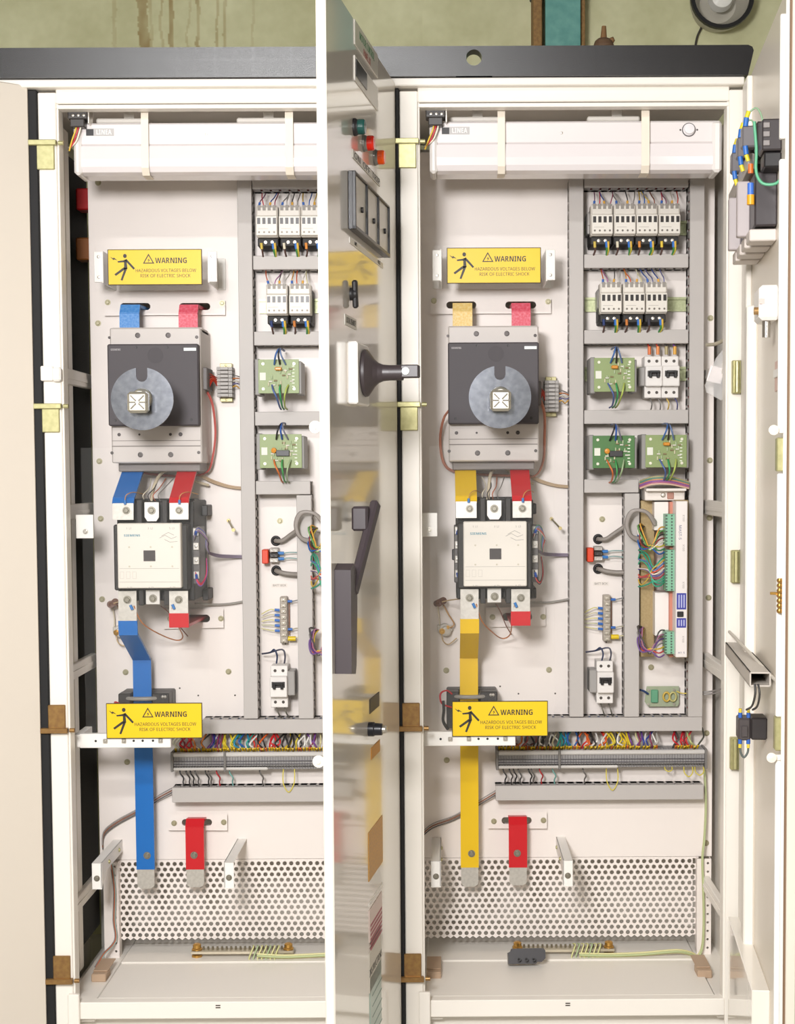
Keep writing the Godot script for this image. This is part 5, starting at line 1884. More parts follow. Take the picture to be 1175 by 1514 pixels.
func control_column(k: int) -> void:
	relays(k)
	var pale := mottled("7c8c56", "92a26c", 0.45, 0.05, 20.0)
	var deep := mottled("3a682e", "4a783c", 0.45, 0.05, 20.0)
	board_thing("pale green circuit board between two ducts, upper of its stack, " + WHO, [-0.3826, 1.5975, -0.2858, 1.6778], pale, 0, k)
	if k == 0:
		board_thing("pale green circuit board with one black chip, the lower one " + WHO, [-0.3812, 1.4196, -0.281, 1.5002], pale, 1, k)
	else:
		board_thing("deep green circuit board with a black chip and orange capacitor, lower row", [-0.3858, 1.4155, -0.2855, 1.4929], deep, 1, k)
		board_thing("pale green circuit board beside the deep green one", [-0.2596, 1.4165, -0.1609, 1.4939], pale, 0, k)
		rail("zinc rail carrying the upper circuit board and the four-pole breaker", -0.3933, -0.1392, 1.6471)
		mini_breaker("white four-pole miniature breaker pair beside the pale green upper board", [-0.2538, 1.5854, -0.1702, 1.6865], 4, [-0.269, 1.614, -0.2525, 1.6598])
		for i in 8:
			var x := -0.2395 + (i % 4) * 0.0207
			if i < 4:
				var st := mk()
				cyl(st, Vector3(x, 1.6913, -0.305), Vector3(x, 1.711, -0.305), 0.0042)
				part("ferrule", st, mat(["d8703a", "e08a4a", "a89a70", "d8a03a"][i], 0.4))
				wire([Vector3(x, 1.7077, -0.305), Vector3(x - 0.004, 1.7208, -0.31), Vector3(x - 0.002, 1.7339, -0.325)], 0.0022, mat(["b82c20", "d8503a", "5a5652", "7a4a98"][i], 0.45))
			else:
				wire([Vector3(x, 1.5864, -0.305), Vector3(x + 0.006, 1.57, -0.3), Vector3(x + 0.003 + 0.004 * (i % 2), 1.5469, -0.325)], 0.0017, mat(["77736f", "8d8984", "d8b860", "5a5a88"][i - 4], 0.45))
	# label strips and terminals of the narrow bay
	fuse_terminal(k)
	strip_terminal(k)
	if k == 0:
		mini_breaker("white two-pole miniature breaker with a grey block, in the blue-bar cabinet", [-0.3707, 0.8322, -0.3276, 0.9356], 2, [-0.3286, 0.8622, -0.3103, 0.9224])
	else:
		mini_breaker("white two-pole miniature breaker with a grey block, in the yellow-bar cabinet", [-0.3701, 0.8377, -0.3286, 0.9428], 2, [-0.3874, 0.8647, -0.3691, 0.9216])
	for i in 2:
		var x := -0.3564 + i * 0.0195
		wire([Vector3(x, 0.9403, -0.3), Vector3(x + 0.003, 0.9604, -0.29), Vector3(x - 0.004, 0.9754, -0.29), Vector3(-0.3714, 0.9671, -0.3), Vector3(-0.3934, 0.9621, -0.315)], 0.0022, mat("2f3a58" if i == 0 else "4a4a58", 0.45))
		wire([Vector3(x - 0.001, 0.8346, -0.305), Vector3(x + 0.003, 0.8195, -0.295), Vector3(x + 0.012, 0.7959, -0.32)], 0.0018, mat("6a665c", 0.45))
	if k == 1:
		controller()
		small_board()
	else:
		plug_wires("bundle of coloured controller wires showing past the open door's free edge", 0.0)

func fuse_terminal(k: int) -> void:
	var c := Vector3(-0.3611, 1.2028, -0.32)
	thing("fuse_terminal", "orange-red fuse terminal between two black grommets " + WHO, "terminal", Vector3(c.x, c.y, ZP), "orange-red fuse terminals")
	var st := mk()
	bx(st, -0.3905, 1.1851, -0.3746, 1.2201, ZP + 0.004, -0.31, 0.002)
	part("red_block", st, mat("d8401c", 0.4))
	for i in 3:
		st = mk()
		var y := 1.1878 + i * 0.0125
		bx(st, -0.3728, y, -0.3511, y + 0.0105, ZP + 0.004, -0.32, 0.0015)
		lat(st, Vector3(-0.3661, y + 0.005, -0.32), Vector3.BACK, [[0.003, 0.0], [0.003, 0.001], [0.0, 0.0006]], 10)
		lat(st, Vector3(-0.3561, y + 0.005, -0.32), Vector3.BACK, [[0.003, 0.0], [0.003, 0.001], [0.0, 0.0006]], 10)
		part("clamp_block", st, mat(["b8b2aa", "3c3836", "a9a39c"][i], 0.4, 0.3))
	for i in 2:
		var y := 1.1961 + i * 0.014
		st = mk()
		cyl(st, Vector3(-0.3528, y, -0.328), Vector3(-0.3378, y, -0.328), 0.004)
		part("ferrule", st, mat("2f74b8", 0.4))
		wire([Vector3(-0.3378, y, -0.328), Vector3(-0.3228, y + 0.002, -0.326), Vector3(-0.2961, y - 0.001 + 0.002 * i, -0.33)], 0.0018, mat("8fa8a4", 0.45))
	# grommets with cables turning towards the duct
	var ys := [1.2399, 1.1658]
	for i in 2:
		var y: float = ys[i]
		var x := -0.3598
		st = mk()
		var ring := []
		for j in 17: ring.append(Vector3(x + 0.0095 * cos(TAU * j / 16.0), y + 0.0095 * sin(TAU * j / 16.0), ZP + 0.003))
		tub(st, ring, 0.0034, 8, false)
		part("grommet", st, mat("1f1c1c", 0.5))
		wire([Vector3(x, y, ZP - 0.002), Vector3(x + 0.002, y, ZP + 0.014), Vector3(x + 0.018, y - 0.003 + (0.004 if i == 0 else -0.002), ZP + 0.022), Vector3(x + 0.04, y + (0.016 if i == 0 else -0.008), ZP + 0.024), Vector3(x + 0.066, y + (0.034 if i == 0 else -0.008), ZP + 0.03)], 0.006, mat("8e867e", 0.5), null, "cable")
	st = mk()
	var p := Vector3(-0.3528, 1.1285, -0.3515)
	bx(st, p.x - 0.02, p.y - 0.005, p.x + 0.02, p.y + 0.005, ZP, ZP + 0.0008)
	var lp := part("paper_label", st, mat("e6ddd4", 0.5))
	letters("BATT BOX", 0.005, mat("6a625a", 0.6), lp, Vector3(p.x, p.y, ZP + 0.001) - T, 0.032)

func strip_terminal(k: int) -> void:
	var b := [-0.3494, 0.9864, -0.331, 1.1023]
	thing("terminal_strip", "short upright beige terminal strip with blue lugs " + WHO, "terminal strip", Vector3((b[0] + b[2]) / 2, b[1], ZP), "short upright terminal strips")
	var st := mk()
	bx(st, b[0], b[1], b[2], b[3], ZP + 0.001, -0.325, 0.002)
	part("base", st, mat("b0a69a", 0.5))
	for i in 8:
		var y: float = lerpf(b[1], b[3], (i + 0.5) / 8.0)
		st = mk()
		bx(st, b[0] + 0.003, y - 0.0045, b[2] - 0.003, y + 0.0045, -0.326, -0.32, 0.001)
		screw(st, Vector3((b[0] + b[2]) / 2, y, -0.32), 0.0034)
		part("clamp", st, mat("c6beb0", 0.35, 0.5))
	for i in 5:
		var y: float = lerpf(b[1], b[3], (i + 2.4) / 9.0)
		st = mk()
		cyl(st, Vector3(b[0] - 0.001, y, -0.328), Vector3(b[0] - 0.013, y + 0.001, -0.328), 0.0033)
		part("lug", st, mat("2f66b4", 0.4))
		wire([Vector3(b[0] - 0.012, y, -0.328), Vector3(b[0] - 0.024, y + 0.002, -0.326), Vector3(b[0] - 0.046, y + 0.006 - 0.004 * i, -0.33)], 0.0014, mat(["cfc88c", "b8b890", "d8cf8c", "c8c09c", "d0c880"][i], 0.45))
	for i in 3:
		var y: float = [lerpf(b[1], b[3], 0.9), lerpf(b[1], b[3], 0.3), lerpf(b[1], b[3], 0.1)][i]
		st = mk()
		cyl(st, Vector3(b[2] + 0.001, y, -0.328), Vector3(b[2] + (0.012 if i < 2 else 0.02), y, -0.328), 0.0033 if i < 2 else 0.006)
		part("lug", st, mat("2f66b4" if i < 2 else "e0c020", 0.4))
		wire([Vector3(b[2] + 0.012, y, -0.328), Vector3(b[2] + 0.026, y + 0.003, -0.326), Vector3(b[2] + 0.04, y + (0.008 if i == 0 else 0.0), -0.33)], 0.0016, mat(["7a7a78", "a8a088", "d8cfa0"][i], 0.45))
	st = mk()
	bx(st, b[2] + 0.002, b[1] + 0.02, b[2] + 0.004, b[3] - 0.008, -0.345, -0.34)
	part("jumper", st, mat("8a5a3c", 0.5))

func plug_wires(label: String, dx: float) -> void:
	# looms of thin coloured wires curling from the duct to the controller's plugs
	thing("wire_loom", label, "wire loom", Vector3(-0.2302, 1.1366, -0.3))
	var sets := [[1.242, ["2f5fa8", "3f8a58", "c8b838", "e8e2d4", "8a3a34", "3a3634", "6aa05a", "d8a040"]], [1.165, ["2f9a78", "38a080", "4aa884", "b04a58", "6a5a98", "e6d8c8", "d05a4a", "5a78b0", "c8a84a", "2f9a78"]], [0.9922, ["7a5a98", "c84a4a", "d8b838", "8a8580", "5a3a78", "a8708a", "4a4644"]]]
	for s in sets.size():
		var y: float = sets[s][0]
		var cols: Array = sets[s][1]
		for i in cols.size():
			var f := i / float(cols.size() - 1) - 0.5
			var yy_ := y + f * 0.06
			var x1 := -0.2092 + dx
			var x0 := -0.2618 + dx
			if s != 1:
				wire([Vector3(x1, yy_, -0.25), Vector3(x1 - 0.016, yy_ - 0.004, -0.235), Vector3(x1 - 0.036, y - 0.022 - 0.006 * f + 0.004 * (i % 3), -0.232), Vector3(x0 - 0.004 + 0.004 * (i % 4), y - 0.012 + f * 0.02, -0.25), Vector3(x0 - 0.01 + 0.006 * (i % 3), y + 0.022 + f * 0.03, -0.27), Vector3(x0 + 0.01, y + 0.03, -0.3)], 0.0019, mat(cols[i], 0.45))
			else:
				wire([Vector3(x1, yy_ + 0.006, -0.25), Vector3(x1 - 0.014, yy_ - 0.004, -0.235), Vector3(x1 - 0.03, y + f * 0.04 - 0.008, -0.235), Vector3(x0 + 0.012, y + f * 0.08 * (1.0 if i % 2 else -0.6), -0.25), Vector3(x0 - 0.004, y + f * 0.1 * (1.0 if i % 2 else -0.8), -0.28), Vector3(x0 - 0.012, y + f * 0.1, -0.32)], 0.0019, mat(cols[i], 0.45))
	# thick grey screened cables arching over the duct
	for i in 2:
		wire([Vector3(-0.2312, 1.2842, -0.26) + Vector3(dx, -0.006 * i, 0), Vector3(-0.2539, 1.3091, -0.25) + Vector3(dx, 0, 0), Vector3(-0.285, 1.3109, -0.25) + Vector3(dx - 0.004 * i, 0, 0), Vector3(-0.299, 1.2814, -0.255) + Vector3(dx - 0.002 * i, 0, 0), Vector3(-0.2902, 1.2517, -0.26) + Vector3(dx, 0, 0), Vector3(-0.2659, 1.238, -0.27) + Vector3(dx, 0.006 * i, 0)], 0.0048, mat("9a928c", 0.5), null, "screened_cable")

func controller() -> void:
	var f := [-0.1892, 0.9617, -0.1617, 1.3358]
	thing("controller_unit", "tall slim white controller with green plugs on its side", "controller", Vector3((f[0] + f[2]) / 2, f[1], ZP))
	var st := mk()
	bx(st, f[0], f[1], f[2], f[3], ZP + 0.002, -0.2, 0.0015)
	var fr := part("front_strip", st, mat("e9e1dc", 0.4))
	st = mk()
	bx(st, f[0] + 0.002, f[1] - 0.004, f[2] + 0.006, f[3] + 0.002, ZP + 0.001, -0.225, 0.001)
	part("back_housing", st, mat("a08a62", 0.5))
	st = mk()
	pri(st, [Vector2(-0.146, 1.2857), Vector2(-0.1311, 1.2823), Vector2(-0.1376, 1.2492), Vector2(-0.1459, 1.2426)], -0.305, -0.302)
	part("yellow_tab", st, mat("dcb41a", 0.45))
	# chassis: gold side plate, white panels, top bracket
	st = mk()
	bx(st, -0.2602, 0.9497, -0.2253, 1.3359, ZP + 0.001, -0.31, 0.001)
	part("chassis_plate", st, mottled("b8a27a", "a89268", 0.35, 0.03, 8.0, 0.4))
	for q in [[-0.2315, 1.264, -0.197, 1.333], [-0.2293, 1.0063, -0.1946, 1.1123]]:
		st = mk()
		bx(st, q[0], q[1], q[2], q[3], ZP + 0.002, -0.27, 0.001)
		part("chassis_panel", st, mat("ebe4de", 0.45))
	st = mk()
	bx(st, -0.2559, 1.3365, -0.1593, 1.3627, ZP + 0.001, -0.26, 0.002)
	bx(st, -0.256, 1.3594, -0.1593, 1.3659, ZP + 0.001, -0.235, 0.001)
	var tb := part("top_bracket", st, mat("e8e0d8", 0.3, 0.1))
	st = mk()
	screw(st, Vector3(-0.2117, 1.3496, -0.26), 0.006)
	part("screw", st, STEEL, tb)
	st = mk()
	bx(st, -0.2019, 1.3397, -0.1855, 1.356, -0.261, -0.258, 0.002)
	part("slot_clip", st, mat("b08070", 0.5), tb)
	st = mk()
	bx(st, -0.1962, 0.9556, -0.1864, 1.3333, ZP + 0.003, -0.255, 0.001)
	part("circuit_card", st, mat("c8806a", 0.5))
	for q in [[-0.2101, 1.2283, -0.1865, 1.3046, 10], [-0.2098, 1.1191, -0.1862, 1.2185, 14], [-0.2109, 0.9669, -0.1865, 1.021, 8]]:
		st = mk()
		bx(st, q[0], q[1], q[2], q[3], -0.27, -0.225, 0.001)
		var pl := part("green_plug", st, mat("7fb394", 0.42), null, "green plug with rows of terminals")
		st = mk()
		for i in q[4]:
			var y: float = lerpf(q[1], q[3], (i + 0.5) / q[4])
			lat(st, Vector3(lerpf(q[0], q[2], 0.62), y, -0.225), Vector3.BACK, [[0.0023, 0.0], [0.0023, 0.0006], [0.0, 0.0003]], 8)
			bx(st, q[0] - 0.0006, y - 0.0018, q[0] + 0.004, y + 0.0018, -0.2255, -0.2242)
		part("terminal_row", st, mat("4a5a50", 0.45), pl)
	# print on the front strip
	var cx: float = (f[0] + f[2]) / 2
	var up := Basis(Vector3.BACK, -PI / 2)
	for q in [[1.1161, 1.0772], [1.0561, 1.0333]]:
		st = mk()
		bx(st, f[0] + 0.002, q[1], f[2] - 0.003, q[0], -0.2003, -0.1994)
		var bl := part("printed_panel", st, mat("3c3f9c", 0.4), fr)
		for i in 3:
			st = mk()
			bx(st, f[0] + 0.006 + 0.006 * i, q[1] + 0.004, f[0] + 0.009 + 0.006 * i, q[0] - 0.004, -0.1995, -0.199)
			part("printed_figure", st, mat("b8badc", 0.4), bl)
	st = mk()
	bx(st, f[0] + 0.003, 1.0593, f[0] + 0.018, 1.0723, -0.2003, -0.196, 0.001)
	part("jack", st, BLACK, fr)
	letters("MAST-S", 0.006, mat("4a4a78", 0.5), fr, Vector3(cx - 0.004, 1.2616, -0.1998) - T, 0.034, up)
	for y in [1.2955, 1.2245, 1.1355, 1.0056]:
		letters("X100", 0.0045, mat("9a938e", 0.5), fr, Vector3(cx + 0.004, y, -0.1998) - T, 0.016, up)
	letters("A1 S", 0.004, mat("4a4a78", 0.5), fr, Vector3(cx, 0.9731, -0.1998) - T, 0.016)
	plug_wires("loom of coloured wires curling into the controller's green plugs", 0.0)
	# flat ribbon of bundled leads over the controller's top
	thing("wire_loom", "flat rainbow bundle of leads lying across the top of the controller", "wire loom", Vector3(-0.2103, 1.3773, -0.27))
	var cols := ["d8b8a0", "b06a88", "8a5a98", "c8906a", "5a8a7a", "a8a078"]
	for i in cols.size():
		wire([Vector3(-0.2661, 1.3661, -0.27) + Vector3(0, 0.0035 * i, -0.004 * (i % 2)), Vector3(-0.2377, 1.376, -0.25) + Vector3(0, 0.0035 * i, 0), Vector3(-0.1969, 1.3758, -0.25) + Vector3(0, 0.0035 * i, 0), Vector3(-0.1479, 1.3655, -0.27) + Vector3(0, 0.003 * i, 0)], 0.0024, mat(cols[i], 0.45))

func small_board() -> void:
	var b := [-0.2422, 0.8222, -0.1598, 0.873]
	thing("circuit_board", "little bare circuit board with two coils, low down under the controller", "circuit board", Vector3((b[0] + b[2]) / 2, b[1], ZP))
	var st := mk()
	pri(st, [Vector2(b[0] + 0.006, b[1]), Vector2(b[2] - 0.004, b[1]), Vector2(b[2], b[1] + 0.006), Vector2(b[2], b[3]), Vector2(b[0] + 0.002, b[3]), Vector2(b[0] - 0.003, b[1] + 0.012)], -0.337, -0.335)
	var pcb := part("board", st, mottled("a8a890", "8fa080", 0.45, 0.1, 20.0))
	st = mk()
	bx(st, b[0] + 0.012, b[1] + 0.01, b[0] + 0.03, b[3] - 0.008, -0.335, -0.328, 0.002)
	part("chip", st, mat("5f9a78", 0.45), pcb)
	for i in 2:
		st = mk()
		var ring := []
		var c := Vector3(b[2] - 0.016 - 0.016 * i, (b[1] + b[3]) / 2, -0.328)
		for j in 17: ring.append(c + Vector3(0.008 * cos(TAU * j / 16.0), 0.011 * sin(TAU * j / 16.0), 0))
		tub(st, ring, 0.0026, 8, false)
		part("coil", st, mat(["b8b070", "c8a848"][i], 0.4), pcb)
	for q in [[0.006, 0.006], [0.07, 0.006], [0.006, 0.042], [0.07, 0.042]]:
		st = mk()
		cyl(st, Vector3(b[0] + q[0], b[1] + q[1], ZP), Vector3(b[0] + q[0], b[1] + q[1], -0.331), 0.003)
		part("standoff", st, STEEL)
	wire([Vector3(-0.2372, 0.8546, -0.33), Vector3(-0.248, 0.8622, -0.325), Vector3(-0.2587, 0.8664, -0.32)], 0.0028, mat("2f4470", 0.45))
	wire([Vector3(-0.1666, 0.861, -0.33), Vector3(-0.1539, 0.8566, -0.325), Vector3(-0.1379, 0.8572, -0.32)], 0.0016, mat("d0b848", 0.45))

# ---------------------------------------------------------------- terminal row
func terminal_row(k: int) -> void:
	var x0 := -0.6175
	var x1: float = -0.0971 if k == 1 else -0.2058
	var y0 := 0.6766
	var y1 := 0.722
	thing("terminal_row", "long row of thin grey terminals under clear covers " + WHO, "terminal row", Vector3((x0 + x1) / 2, y0, ZP), "long terminal rows")
	var st := mk()
	bx(st, x0, y0 + 0.008, x1, y1 - 0.008, ZP, ZP + 0.008, 0.001)
	part("rail", st, STEEL)
	st = mk()
	var n := int((x1 - x0 - 0.012) / 0.0066)
	for i in n:
		var x := x0 + 0.006 + i * 0.0066
		bx(st, x + 0.0003, y0, x + 0.0063, y1, ZP + 0.006, -0.305)
		bx(st, x + 0.0003, y0 + 0.011, x + 0.0063, y1 - 0.011, -0.306, -0.292)
		bx(st, x + 0.0012, y0 + 0.002, x + 0.0054, y0 + 0.009, -0.3055, -0.303)
		bx(st, x + 0.0012, y1 - 0.009, x + 0.0054, y1 - 0.002, -0.3055, -0.303)
	part("terminal_slices", st, mat("8f8c8b", 0.4)).set_meta("kind", "stuff")
	st = mk()
	for i in n:
		var x := x0 + 0.006 + i * 0.0066
		for y in [y0 + 0.0055, y1 - 0.0055]:
			lat(st, Vector3(x + 0.0033, y, -0.3032), Vector3.BACK, [[0.002, 0.0], [0.002, 0.0008], [0.0, 0.0004]], 6)
	part("clamp_screws", st, mat("5a5654", 0.4, 0.5)).set_meta("kind", "stuff")
	# marker strips and clear covers
	st = mk()
	bx(st, x0 + 0.004, y1 - 0.0115, x1 - 0.004, y1 - 0.0005, -0.2965, -0.287, 0.003)
	part("marker_strip", st, mat("c9c5c0", 0.25))
	st = mk()
	bx(st, x0 + 0.004, y0 + 0.0005, lerpf(x0, x1, 0.58), y0 + 0.0075, -0.2965, -0.287, 0.003)
	part("marker_strip", st, mat("d6d2cc", 0.25))
	st = mk()
	for y in [y0 + 0.014, y0 + 0.0215]:
		bx(st, x0 + 0.004, y, x1 - 0.004, y + 0.0022, -0.2925, -0.2895, 0.0008)
	part("cross_link", st, mat("6f6c70", 0.3, 0.5))
	for x in [x0, lerpf(x0, x1, 0.295) if k == 1 else x0 + 0.13, x1 - 0.006]:
		st = mk()
		bx(st, x, y0 - 0.002, x + 0.006, y1 + 0.002, ZP + 0.004, -0.284, 0.001)
		part("end_plate", st, mat("77736f", 0.45))
	# one loom of individual wires dropping from the duct into the terminals
	var palette := [[0.0, ["2c2a2a", "7a4a44", "5a5450", "8a3a34", "b0602c", "2c2a2a"]], [0.2, ["3a3634", "e0dcd4", "4a4a40", "d8d0b0"]], [0.28, ["e4e0d8", "2f5fa8", "2f9a90", "3f8a58", "2f8ab0"]], [0.38, ["c8282c", "e4e0d8", "c83a30", "2c2a2a", "d8622c"]], [0.52, ["d8c030", "e0cc48", "e8e4dc", "2c2a2a", "d8b828"]], [0.64, ["7a4a98", "3a4a98", "e0dcd4", "8a3a58", "d8cf9c"]], [0.75, ["d8823a", "e8e4dc", "4a4a48", "b8b4ac"]], [0.85, ["c82430", "3a3a40", "d83a40", "8a2a30"]], [0.93, ["d0d0a0", "b8c080", "4a4a40", "e0e0c8"]]]
	thing("wire_loom", "crowded row of coloured wires looping down into the terminal row " + WHO, "wire loom", Vector3((x0 + x1) / 2, y1, -0.31))
	var span := -0.0971 - x0
	var m := int((x1 - x0 - 0.02) / 0.0066)
	for i in m:
		var x := x0 + 0.0093 + i * 0.0066
		var u := (x - x0) / span
		if k == 1 and u > 0.775 and u < 0.835: continue
		if k == 0: u = 1.0 - u * 1.5 if u < 0.3 else u
		var pal: Array = palette[0][1]
		for q in palette:
			if u >= q[0]: pal = q[1]
		var col: String = pal[rng.randi() % pal.size()]
		var j := rng.randf_range(-0.016, 0.016)
		var f := rng.randf_range(0.0, 0.022)
		var bow := rng.randf_range(-0.012, 0.012)
		wire([Vector3(x, y1 - 0.002, -0.312), Vector3(x + j * 0.2, y1 + 0.011, -0.302 + f * 0.6), Vector3(x + j * 0.6 + bow, y1 + 0.021 + rng.randf_range(-0.003, 0.005), -0.298 + f), Vector3(x + j + bow * 0.5, y1 + 0.033, -0.308 + f * 0.6), Vector3(x + j * 1.2 - bow, y1 + 0.048, -0.325)], 0.0023, mat(col, 0.45))
		if rng.randf() < 0.9:
			var st2 := mk()
			cyl(st2, Vector3(x, y1 - 0.002, -0.31), Vector3(x + j * 0.12, y1 + 0.009, -0.301 + f * 0.6), 0.0029, -1.0, 8)
			part("ferrule", st2, mat("d8b420" if rng.randf() < 0.8 else "d8782c", 0.4))
	# sparse wires below
	thing("wire_loom", "sparse wires hanging from the terminal row to the duct below " + WHO, "wire loom", Vector3((x0 + x1) / 2, y0 - 0.02, -0.32))
	var low := [[742, "3a3a3c"], [751, "4a4644"], [757, "2c2a2a"], [764, "5a5856"], [779, "3a3836"], [783, "6a6662"], [795, "b82c30"], [814, "7ab0a8"], [858, "6a6662"]]
	for q in low:
		var x: float = -0.7393 + (q[0] - 660.0) * 0.0017
		if x > x1: continue
		wire([Vector3(x, y0 + 0.002, -0.312), Vector3(x + 0.002, y0 - 0.01, -0.306), Vector3(x + 0.009, y0 - 0.022, -0.31), Vector3(x + 0.006, y0 - 0.034, -0.32), Vector3(x + 0.007, y0 - 0.046, -0.325)], 0.0018, mat(q[1], 0.45))
	for q in [[893, 909, 34.0], [978, 988, 6.0], [1006, 1018, 14.0], [1022, 1034, 12.0]]:
		if k == 0 and q[0] > 910: continue
		var a: float = -0.7393 + (q[0] - 660.0) * 0.0017
		var b: float = -0.7393 + (q[1] - 660.0) * 0.0017
		var dp: float = q[2] * 0.00165
		wire([Vector3(a, y0 + 0.002, -0.31), Vector3(a, y0 - dp * 0.6, -0.3), Vector3((a + b) / 2, y0 - dp, -0.296), Vector3(b, y0 - dp * 0.6, -0.3), Vector3(b, y0 + 0.002, -0.31)], 0.0015, mat("d2c24a", 0.45))

# ---------------------------------------------------------------- bottom of the cabinet
func bottom_things(k: int) -> void:
	# white angle arms reaching forward from the plate
	for sd in 2:
		var x0: float = -0.7772 if sd == 0 else -0.4657
		var x1: float = x0 + 0.0235
		var yt := 0.491
		var yb := 0.4279
		thing("guard_arm", ["white folded arm beside the long busbar's lower end ", "white folded arm standing clear of the bolted red busbar "][sd] + WHO, "bracket", Vector3(x0, yb, ZP), "white folded arms over the perforated panels")
		var st := mk()
		bx(st, x0, yt - 0.002, x1, yt, ZP, -0.124, 0.0008)
		var xs := x1 - 0.002 if sd == 0 else x0
		pri(st, [Vector2(-0.124, yt - 0.06), Vector2(-0.124, yt), Vector2(ZP, yt), Vector2(ZP, yt - 0.03), Vector2(-0.17, yt - 0.03)], xs, xs + 0.002, Transform3D(Basis(Vector3.BACK, Vector3.UP, Vector3.RIGHT), Vector3.ZERO))
		bx(st, x0, yb, x1, yt, -0.126, -0.124, 0.0008)
		var arm := part("arm", st, WHITEP)
		st = mk()
		bolt(st, Vector3((x0 + x1) / 2, lerpf(yb, yt, 0.42), -0.124), 0.005)
		part("bolt", st, BOLT, arm)
		st = mk()
		bolt(st, Vector3(xs + (0.002 if sd == 0 else 0.0), yt - 0.016, -0.2), 0.004, Vector3.RIGHT if sd == 0 else Vector3.LEFT)
		bolt(st, Vector3(xs + (0.002 if sd == 0 else 0.0), yt - 0.016, -0.31), 0.004, Vector3.RIGHT if sd == 0 else Vector3.LEFT)
		part("screw", st, GOLD, arm)
	# earth bar on brass pillars above the floor sheet
	var y := 0.2164
	var x0 := -0.578
	var x1 := -0.323
	thing("earth_bar", "flat metal earth bar on two brass pillars above the floor sheet " + WHO, "earth bar", Vector3((x0 + x1) / 2, 0.203, -0.31), "earth bars")
	var st := mk()
	bx(st, x0, y - 0.0035, x1, y + 0.0035, -0.33, -0.3, 0.001)
	var eb := part("bar", st, mat("cdc3ad", 0.3, 0.5))
	for i in 18:
		st = mk()
		var x := lerpf(x0 + 0.03, x1 - 0.03, i / 17.0)
		cyl(st, Vector3(x, y + 0.0035, -0.315), Vector3(x, y + 0.012, -0.315), 0.0026, -1.0, 8)
		part("screw", st, mat("7a725f", 0.4, 0.6), eb)
	for x in [-0.5645, -0.3365]:
		st = mk()
		cyl(st, Vector3(x, 0.2025, -0.315), Vector3(x, y + 0.018, -0.315), 0.0055)
		lat(st, Vector3(x, y - 0.016, -0.315), Vector3.UP, [[0.014, 0.0], [0.014, 0.008], [0.009, 0.01]], 6)
		lat(st, Vector3(x, y + 0.004, -0.315), Vector3.UP, [[0.014, 0.0], [0.014, 0.003], [0.011, 0.005], [0.011, 0.013], [0.006, 0.016]], 6)
		part("brass_pillar", st, BRASS)
	# green and yellow earth leads
	thing("earth_leads", "green and yellow earth leads coiled over the earth bar " + WHO, "cable", Vector3(-0.3881, 0.21, -0.3), "green and yellow earth leads")
	for i in 7:
		var x: float = -0.4252 + i * 0.0105
		wire([Vector3(x, y + 0.012, -0.318), Vector3(x + 0.004, y + 0.016, -0.3), Vector3(x - 0.002, y + 0.002, -0.29), Vector3(x - 0.006, y - 0.014, -0.288), Vector3(x + 0.01, y - 0.02, -0.285)], 0.0018, mat(["cfcf8e", "a8bc8c", "d8d498"][i % 3], 0.45))
	var xe := -0.1118
	for i in 3:
		var d := Vector3(0, 0.003 * i, 0.004 * (i % 2))
		if k == 1:
			wire([Vector3(-0.4126, 0.2072, -0.29) + d, Vector3(-0.3387, 0.2051, -0.29) + d, Vector3(-0.2547, 0.2079, -0.29) + d, Vector3(-0.1707, 0.2142, -0.29) + d, Vector3(-0.132, 0.2039, -0.3) + d, Vector3(-0.1151, 0.1936, -0.31) + d, Vector3(-0.1025, 0.2194, -0.315) + d, Vector3(-0.0986, 0.2865, -0.32) + d, Vector3(-0.1006, 0.3723, -0.32) + d, Vector3(-0.1026, 0.4408, -0.32) + d, Vector3(-0.0969, 0.4908, -0.325) + d, Vector3(-0.093, 0.575, -0.33) + d, Vector3(-0.0967, 0.6602, -0.33) + d], 0.0028, mat(["d0ca92", "b4be8c", "d8d29c"][i], 0.45))
		else:
			wire([Vector3(-0.4117, 0.2105, -0.29) + d, Vector3(-0.3447, 0.2067, -0.29) + d, Vector3(-0.2607, 0.2096, -0.29) + d, Vector3(-0.1768, 0.2125, -0.29) + d], 0.0028, mat(["d0ca92", "b4be8c", "d8d29c"][i], 0.45))
	if k == 0:
		# braided leads climbing the perforated upright
		thing("control_leads", "thin grey and orange leads climbing the white perforated upright beside the blue busbar", "cable", Vector3(-0.7737, 0.227, -0.32))
		for i in 3:
			var d := Vector3(0.003 * i, 0, 0.002 * i)
			wire([Vector3(-0.805, 0.1992, -0.25) + d, Vector3(-0.7916, 0.223, -0.28) + d, Vector3(-0.7781, 0.2337, -0.31) + d, Vector3(-0.7703, 0.2521, -0.322) + d, Vector3(-0.7746, 0.2951, -0.322) + d, Vector3(-0.7717, 0.3636, -0.322) + d, Vector3(-0.7777, 0.4128, -0.33) + d, Vector3(-0.7865, 0.4596, -0.335) + d], 0.0014, mat(["8d8984", "c86a44", "9ab0a8"][i], 0.45))
	else:
		# black connector left lying on the floor sheet
		var p := Vector3(-0.5458, 0.2, -0.235)
		thing("connector", "loose black plastic connector lying on the floor sheet", "connector", p)
		st = mk()
		var w := 0.0455
		pri(st, [Vector2(-w, 0.0), Vector2(w * 0.5, 0.0), Vector2(w * 0.55, -0.002 + 0.006), Vector2(w * 0.8, 0.004), Vector2(w, 0.012), Vector2(w, 0.03), Vector2(w * 0.9, 0.036), Vector2(-w * 0.8, 0.036), Vector2(-w * 0.85, 0.03), Vector2(-w, 0.027)], -0.014, 0.014, Transform3D(Basis(Vector3.UP, 0.05) * Basis(Vector3.RIGHT, -0.35), p + Vector3(0, 0.006, 0)))
		part("body", st, mat("312e30", 0.45))
